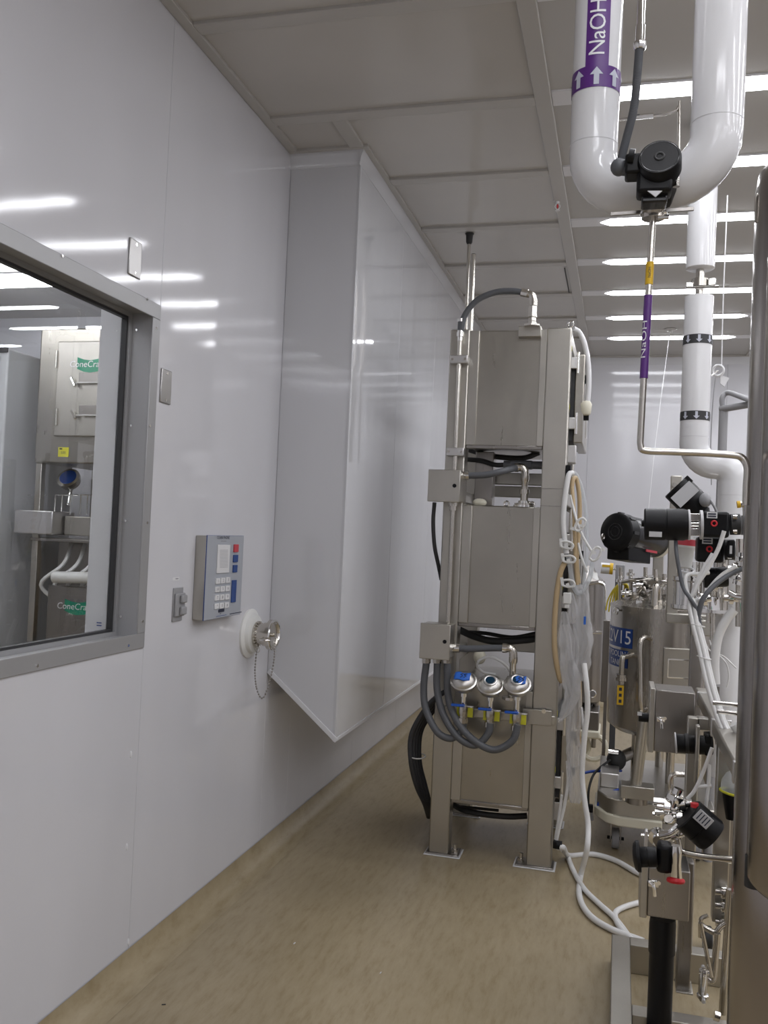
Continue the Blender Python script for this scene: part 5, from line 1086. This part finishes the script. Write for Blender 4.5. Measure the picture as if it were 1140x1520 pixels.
# hanging tube bundles
def bundle(paths,r,mt,labs,grp):
    for p_,l_ in zip(paths,labs): hose('bundled_tube',[P(*q_[:2],Y=q_[2]) for q_ in p_],r,mt,l_,'tube',grp)
base = [(1026,893),(1031,925),(1038,965),(1048,1010),(1058,1045),(1068,1075),(1085,1105),(1110,1140)]
heads = [[(1075,788,3.17),(1066,815,3.17),(1050,845,3.17),(1036,866,3.17),(1030,880,3.17)],[(1058,822,3.2),(1046,842,3.19),(1034,865,3.18),(1029,880,3.18)],[(1052,850,3.25),(1036,852,3.23),(1021,853,3.2),(1017,862,3.19),(1021,882,3.18)],[(1093,840,3.2),(1070,855,3.2),(1052,875,3.19),(1042,890,3.18)]]
lbs = ['milky tube from the upper positioner block into the hanging bundle','milky tube from the lower positioner block into the hanging bundle','milky tube curving in from the left of the hanging bundle','milky tube joining the hanging bundle from the right column']
for i,h in enumerate(heads):
    tail = [(x+i*3.2-(3 if y<930 else 0),y,3.17+0.012*(i%2)-0.0006*(y-890)) for x,y in base]
    bundle([h+tail],0.0072,'silicone',[lbs[i]],'milky tubes of the hanging bundle')
hose('signal_cable',[P(1003,801,Y=3.25),P(1004,820,Y=3.2),P(1008,845,Y=3.19),P(1014,872,Y=3.18),P(1024,888,Y=3.16),P(1034,905,Y=3.16),P(1040,930,Y=3.16),P(1050,975,Y=3.14)],0.0065,'conduit_grey','dark grey cable looping below the large actuator into the bundle','cable')
hose('signal_cable',[P(1108,842,Y=3.2),P(1085,852,Y=3.2),P(1062,868,Y=3.18),P(1044,888,Y=3.16),P(1037,912,Y=3.16),P(1036,935,Y=3.17)],0.0085,'conduit_grey','dark grey cable from the right column into the bundle','cable')
hose('flat_hose',[P(1090,905,Y=3.3),P(1078,920,Y=3.3),P(1066,945,Y=3.3),P(1061,980,Y=3.3),P(1062,1015,Y=3.3)],0.016,'silicone','wide milky hose bending down behind the support beam','hose')
for px,py in ((1036,928),(1045,976)): q = P(px,py,Y=3.13); m = B(); m.torus(q,(0.2,0,1),0.022,0.0018,20,5); tag(m.obj('cable_tie','white_plastic'),'white cable tie on the hanging tube bundle, %s one'%('upper' if py<950 else 'lower'),'cable tie')
hose('thin_wire',[P(1046,952,Y=3.6),P(1053,965,Y=3.6),P(1066,972,Y=3.6),P(1078,985,Y=3.6),P(1082,1003,Y=3.6),P(1079,1020,Y=3.6)],0.0028,'silicone','thin pale wire looping behind the bundle','wire')
hose('thin_wire',[P(1053,950,Y=3.62),P(1060,968,Y=3.62),P(1075,975,Y=3.62),P(1093,992,Y=3.62)],0.0028,'silicone','second thin pale wire crossing the first','wire')
# ================================================================== SKID WITH BOXES AND VALVES
sk = thing('equipment_skid','low stainless ladder skid with posts and a top rail at the lower right','skid',(0.25,3.0,0))
SZ = 0.10
c0 = P(908,1386,Z=SZ); c1 = P(935,1391,Z=SZ); xs0, xs1, ys1 = c0.x, c1.x, c0.y
B().box((xs0,1.9,0.0),(xs1,ys1,SZ)).obj('side_rail','steel_brushed',sk,0.003)
B().box((xs1,ys1-0.065,0.0),(0.62,ys1-0.0,SZ)).obj('cross_rail','steel_brushed',sk,0.003)
yr = P(935,1490,Z=SZ).y; B().box((xs1,yr-0.06,0.0),(0.62,yr,SZ)).obj('cross_rail','steel_brushed',sk,0.003)
pm = P(1004,1480,Z=SZ); pxa, pxb = P(1004,1480,Z=SZ).x, P(1026,1480,Z=SZ).x; py0 = yr-0.055
zrail = 0.93
# posts
B().box((P(1005,1420,Y=3.02).x,3.02,SZ),(P(1026,1420,Y=3.02).x,3.07,P(1015,1280,Y=3.02).z)).obj('post','steel_dark',sk,0.004)
B().box((P(1003,1470,Y=3.01).x,3.0,SZ),(P(1029,1470,Y=3.01).x,3.09,P(1010,1470,Y=3.01).z)).obj('post_foot','steel_brushed',sk,0.003)
# top rail running away from the viewer
XR0, XR1 = 0.318, 0.375
za_ = P(1036,1014,X=XR0+0.02).z
ya_ = P(1036,1014,X=XR0+0.01).y
B().box((XR0,2.56,za_-0.05),(XR1,ya_,za_)).obj('top_rail','steel_brushed',sk,0.006)
for py in (1030,1068,1128): q = P(1060,py,Z=za_); B().box((XR0-0.004,q.y-0.012,za_-0.055),(XR1+0.004,q.y+0.012,za_+0.003)).obj('rail_clip','aluminium',sk,0.002)
yu = P(1072,1085,X=XR0+0.02).y
B().box((P(1062,1220,Y=yu).x,yu,P(1072,1371,Y=yu).z),(P(1085,1220,Y=yu).x,yu+0.05,za_-0.01)).obj('hanging_upright','steel_brushed',sk,0.004)
B().box((P(1016,1200,Y=3.3).x,3.3,SZ),(P(1035,1200,Y=3.3).x,3.34,za_-0.02)).obj('post','steel_brushed',sk,0.004)
B().box((P(1032,1120,Y=3.2).x,3.2,P(1035,1165,Y=3.2).z),(P(1038,1120,Y=3.2).x,3.24,P(1035,1078,Y=3.2).z)).obj('bracket','steel_brushed',sk,0.003)
B().box((P(1030,1200,Y=3.3).x,3.3,za_-0.06),(XR1,3.35,za_-0.02)).obj('link','steel_brushed',sk,0.003)
for py,x0,x1 in ((1045,1058,1098),(1058,1064,1098)): B().cyl(P(x0,py-2,Y=3.0),P(x1,py+2,Y=3.0),0.007,n=10).obj('tie_rod','chrome',sk)
# enclosures
def enclosure(x0,y0,x1,y1,Y,lab,dep,fx):
    a,b = P(x0,(y0+y1)/2,Y=Y),P(x1,(y0+y1)/2,Y=Y); zt_,zb_ = P((x0+x1)/2,y0,Y=Y).z,P((x0+x1)/2,y1,Y=Y).z
    t = thing('control_box',lab,'control box',((a.x+b.x)/2,Y+dep/2,zb_),'stainless control boxes')
    B().box((a.x+0.02,Y,zb_),(b.x,Y+dep,zt_)).obj('body','steel_dark',t,0.004)
    B().box((a.x,Y-0.006,zb_-0.004),(a.x+0.02,Y+dep+0.01,zt_+0.006)).obj('door','steel_brushed',t,0.003)
    q = P(fx[0],fx[1],Y=Y-0.004); lt = B().cbox(q,(0.03,0.006,0.02)).obj('latch','chrome',t,0.003); B().tube([q+V((-0.012,-0.006,0.006)),q+V((0,-0.012,-0.004)),q+V((0.004,-0.012,-0.03))],0.005,8).obj('latch_lever','chrome',lt); B().cyl(q+V((0.014,-0.006,0.006)),q+V((0.014,0.004,0.006)),0.006,n=10).obj('latch_bolt','chrome',lt)
    return t
t = enclosure(963,1026,1031,1118,3.45,'stainless control box with a black knob on its door, upper one',0.16,(981,1068))
q = P(957,1065,Y=3.5); kb = B().cyl(q-V((0.022,0,0)),q+V((0.03,0,0)),0.017,n=14).obj('knob','black_plastic',t,0.003); B().box(P(946,1062,Y=3.47),P(953,1057,Y=3.47)).obj('knob_cap','pvc_white',kb)
t = enclosure(950,1290,1024,1364,2.72,'stainless control box above the black pipe, lower one',0.14,(970,1312))
B().box(P(955,1288,Y=2.80),P(962,1234,Y=2.80)+V((0,0.03,0))).obj('upper_flange','aluminium',t,0.002)
# black post under the lower box
q0 = P(984,1362,Y=2.79)
t = thing('black_pipe','thick black pipe standing on the skid below the control box','pipe',(q0.x,2.79,0))
B().lathe((q0.x,2.79,0),(0,0,1),[(0,0.035),(q0.z-0.10,0.035),(q0.z-0.10,0.038),(q0.z-0.02,0.038),(q0.z,0.036)],28).obj('sleeve','black_plastic',t)
# lower actuator
t,d_,L = act(P(947,1272,Y=2.6),P(975,1272,Y=2.6),0.027,'black knob actuator in front of the lower control box')
B().lathe(P(939,1271,Y=2.6),d_,[(0,0.012),(0.004,0.034),(0.012,0.042),(0.02,0.042),(0.022,0.026)],28).obj('hand_wheel','black_plastic',t)
B().box(P(974,1297,Y=2.6),P(999,1257,Y=2.6)+V((0,0.06,0))).obj('bonnet','black_plastic',t,0.012)
m = B(); B().lathe(P(1003,1255,Y=2.6),(0.05,0,-1),[(0,0.012),(0.02,0.016),(0.05,0.013),(0.09,0.016),(0.10,0.014)],16).obj('valve_body','chrome',t)
B().torus(P(1003,1307,Y=2.6),(0,0.2,1),0.018,0.007,24,8).obj('red_ring','red',t)
t,d_,L = act(P(1003,1103,Y=3.25),P(1058,1107,Y=3.25),0.032,'black actuator with a pale rim between the upper box and the rail')
B().cyl(P(1002,1103,Y=3.25),P(1004,1103,Y=3.25),0.036,n=24).obj('pale_rim','label_silver',t); B().box(P(1046,1122,Y=3.22),P(1058,1092,Y=3.22)+V((0,0.07,0))).obj('end_block','black_plastic',t,0.005); B().cyl(P(1017,1103,Y=3.24),P(1022,1103,Y=3.24),0.033,n=20).obj('waist','black_rubber',t)
# slanted black positioner with plate and chrome valve
a,b = P(1020,1208,Y=2.95),P(1058,1242,Y=2.95); t,d_,L = act(a,b,0.055,'slanted black actuator with a striped metal plate behind the upright')
u2 = V((0,-1,0)).cross(d_).normalized(); R_ = Matrix((d_,V((0,1,0)),u2)).transposed()
npz = B().cbox(P(1044,1216,Y=2.885),(0.05,0.004,0.036),R_).obj('metal_plate','label_silver',t,0.001)
for k in range(4): B().cbox(P(1044,1216,Y=2.8825)+d_*(-0.015+0.01*k),(0.003,0.001,0.026),R_).obj('printed_line','ink',npz)
B().cyl(P(1031,1192,Y=2.93),P(1031,1198,Y=2.93),0.012,n=14).obj('red_cap','red',t)
m = thing('hygienic_valve','polished hygienic valve cluster left of the slanted actuator','valve',P(1000,1245,Y=3.0))
for px,py,ax_,r_ in ((990,1198,(1,0,0),0.028),(1003,1184,(0.3,0,1),0.03),(1012,1192,(1,0,0.2),0.026),(992,1210,(0,1,0.1),0.026),(1008,1212,(1,0,0.1),0.024),(976,1242,(0,1,0.1),0.028),(1000,1240,(1,0,0.4),0.022),(1012,1228,(0.4,0,1),0.022)): triclamp(m,P(px,py,Y=3.0),ax_,r_,0.06)
B().tube([P(970,1190,Y=3.0),P(990,1192,Y=3.0),P(1008,1195,Y=3.0)],0.014,12).obj('upper_line','chrome',m); B().tube([P(972,1205,Y=3.0),P(1000,1206,Y=3.0),P(1020,1212,Y=3.0)],0.013,12).obj('lower_line','chrome',m)
B().tube([P(978,1240,Y=2.95),P(995,1236,Y=2.95),P(1008,1226,Y=2.95)],0.012,12).obj('branch_line','chrome',m)
B().tube([P(997,1182,Y=3.02),P(995,1158,Y=3.02),P(1000,1150,Y=3.02),P(1016,1150,Y=3.02)],0.009,12).obj('bent_tube','steel_tube',m)
B().tube([P(1006,1245,Y=2.9),P(1010,1262,Y=2.9),P(1025,1268,Y=2.9),P(1050,1272,Y=2.9),P(1088,1276,Y=2.9)],0.010,12).obj('outlet_tube','steel_tube',m)
# milky tubes around the rail
for pts_,lab in (([(1057,1110),(1050,1130),(1040,1155),(1030,1175),(1020,1186)],'milky tube slanting down to the polished valves'),([(1053,1135),(1052,1160),(1048,1195),(1046,1205)],'milky tube dropping to the slanted actuator'),([(1036,1168),(1048,1167),(1056,1166)],'short level milky tube behind the upright'),([(1090,1075),(1105,1100),(1125,1130),(1140,1145)],'wide milky hose running along the top rail')):
    hose('bundled_tube',[P(x,y,Y=3.0) for x,y in pts_],0.006 if 'wide' not in lab else 0.016,'silicone',lab,'tube','milky tubes on the skid')
t = thing('clear_filter','clear capsule with a yellow rim above a black base right of the upright','filter',P(1086,1195,Y=3.0))
B().lathe(P(1086,1176,Y=3.0),(0.15,0,1),[(0,0.034),(0.03,0.036),(0.055,0.026),(0.07,0.01)],20).obj('capsule','clear_tube',t); B().torus(P(1086,1176,Y=3.0),(0.15,0,1),0.034,0.004,24).obj('rim','tag_yellow',t); B().lathe(P(1090,1215,Y=3.0),(-0.12,0,1),[(0,0.025),(0.085,0.03)],16).obj('base','black_plastic',t)
# lower tubing on the skid
t = thing('drain_tubing','bent steel drain tubing hanging in the right of the skid','tubing',P(1060,1480,Y=2.95))
B().tube([P(1040,1372,Y=3.0),P(1048,1378,Y=3.0),P(1062,1384,Y=3.0),P(1070,1375,Y=3.0),P(1085,1366,Y=3.0)],0.009,10).obj('upper_bend','steel_tube',t)
B().tube([P(1065,1385,Y=2.97),P(1062,1420,Y=2.97),P(1060,1448,Y=2.97),P(1056,1456,Y=2.97),P(1048,1450,Y=2.97)],0.010,12).obj('right_leg','steel_tube',t)
B().tube([P(1040,1370,Y=2.96),P(1048,1410,Y=2.96),P(1056,1450,Y=2.96)],0.007,10,1).obj('left_leg','steel_tube',t)
B().cyl(P(1045,1440,Y=2.96),P(1042,1482,Y=2.96),0.013,n=12).obj('drop_stub','chrome',t); triclamp(t,P(1043,1478,Y=2.96),(0,0,1),0.018,0.03); triclamp(t,P(1045,1443,Y=2.96),(1,0,0),0.016,0.03)
B().cyl(P(1083,1320,Y=3.0),P(1072,1505,Y=3.0),0.011,n=12).obj('vertical_tube','steel_tube',t); B().cyl(P(1078,1276,Y=3.0),P(1088,1278,Y=3.0),0.010,n=10).obj('cross_tube','chrome',t)
for py in (1325,1345,1370): triclamp(t,P(1074,py,Y=3.05),(1,0,0),0.022,0.05)
B().cyl(P(1060,1507,Y=2.8),P(1068,1510,Y=2.8),0.014,n=12).obj('drain_knob','chrome',t)
cs = thing('swivel_caster','small black-tyred caster seen under the skid','caster',(P(1050,1395,Z=0.04).x,P(1050,1395,Z=0.04).y,0)); cq = cs.location
B().cyl(cq+V((-0.015,0,0.045)),cq+V((0.015,0,0.045)),0.045,n=24).obj('tyre','black_rubber',cs,0.006); B().cyl(cq+V((-0.017,0,0.045)),cq+V((0.017,0,0.045)),0.03,n=20).obj('hub','grey_plastic',cs); B().tube([cq+V((-0.025,0,0.045)),cq+V((-0.025,0,0.11)),cq+V((0.0,0,0.13))],0.008,8).obj('fork','steel_tube',cs)

# ================================================================== TALL STEEL COLUMN AT THE RIGHT EDGE
cr = 0.24; ccy = 2.22
CX0 = P(1111,760,Y=2.16).x; ccx = CX0+cr
col = thing('steel_column','tall dark polished steel column cutting the right edge of the picture','column',(ccx,ccy,0))
ztop = P(1134,236,Y=2.16).z
B().lathe((ccx,ccy,0),(0,0,1),[(0.0,cr),(ztop-0.05,cr),(ztop-0.015,cr*0.98),(ztop,cr*0.94),(ztop+0.006,0.0)],72).obj('shell','steel_column',col)
zj = P(1115,1332,Y=2.0).z; sr = 0.19
sxx = P(1125,900,Y=2.05).x+sr; syy = 2.08
B().lathe((sxx,syy,zj),(0,0,1),[(0,sr*0.93),(0.012,sr*0.99),(0.02,sr),(ztop-zj-0.25,sr),(ztop-zj-0.23,sr*0.9)],72).obj('sleeve','steel_column',col)
zk = P(1100,1290,Y=2.1).z; B().cyl((CX0+0.03,ccy-0.13,zk-0.03),(CX0+0.03,ccy-0.13,zk+0.035),0.022,n=14).obj('clamp_block','black_rubber',col)
tag(B().tube([P(1146,284,Y=2.2),P(1130,286,Y=2.2),P(1123,292,Y=2.2),P(1122,304,Y=2.2),P(1122,330,Y=2.2)],0.0035,8).obj('bent_tube','steel_tube'),'thin bent steel tube beside the top of the right column','tube')
# specks on the floor
for px,py,an,mt,lab in ((243,1491,0.5,'gasket_dark','tiny dark scrap lying on the floor near the left wall'),(565,1444,1.5,'pvc_white','tiny white scrap in the middle of the floor'),(437,1400,1.4,'pvc_white','tiny white scrap on the floor left of the rack')):
    q = P(px,py,Z=0.0012); d = V((math.cos(an),math.sin(an),0))*0.006
    tag(B().beam(q-d,q+d,0.003,0.0022).obj('floor_scrap',mt),lab,'scrap')
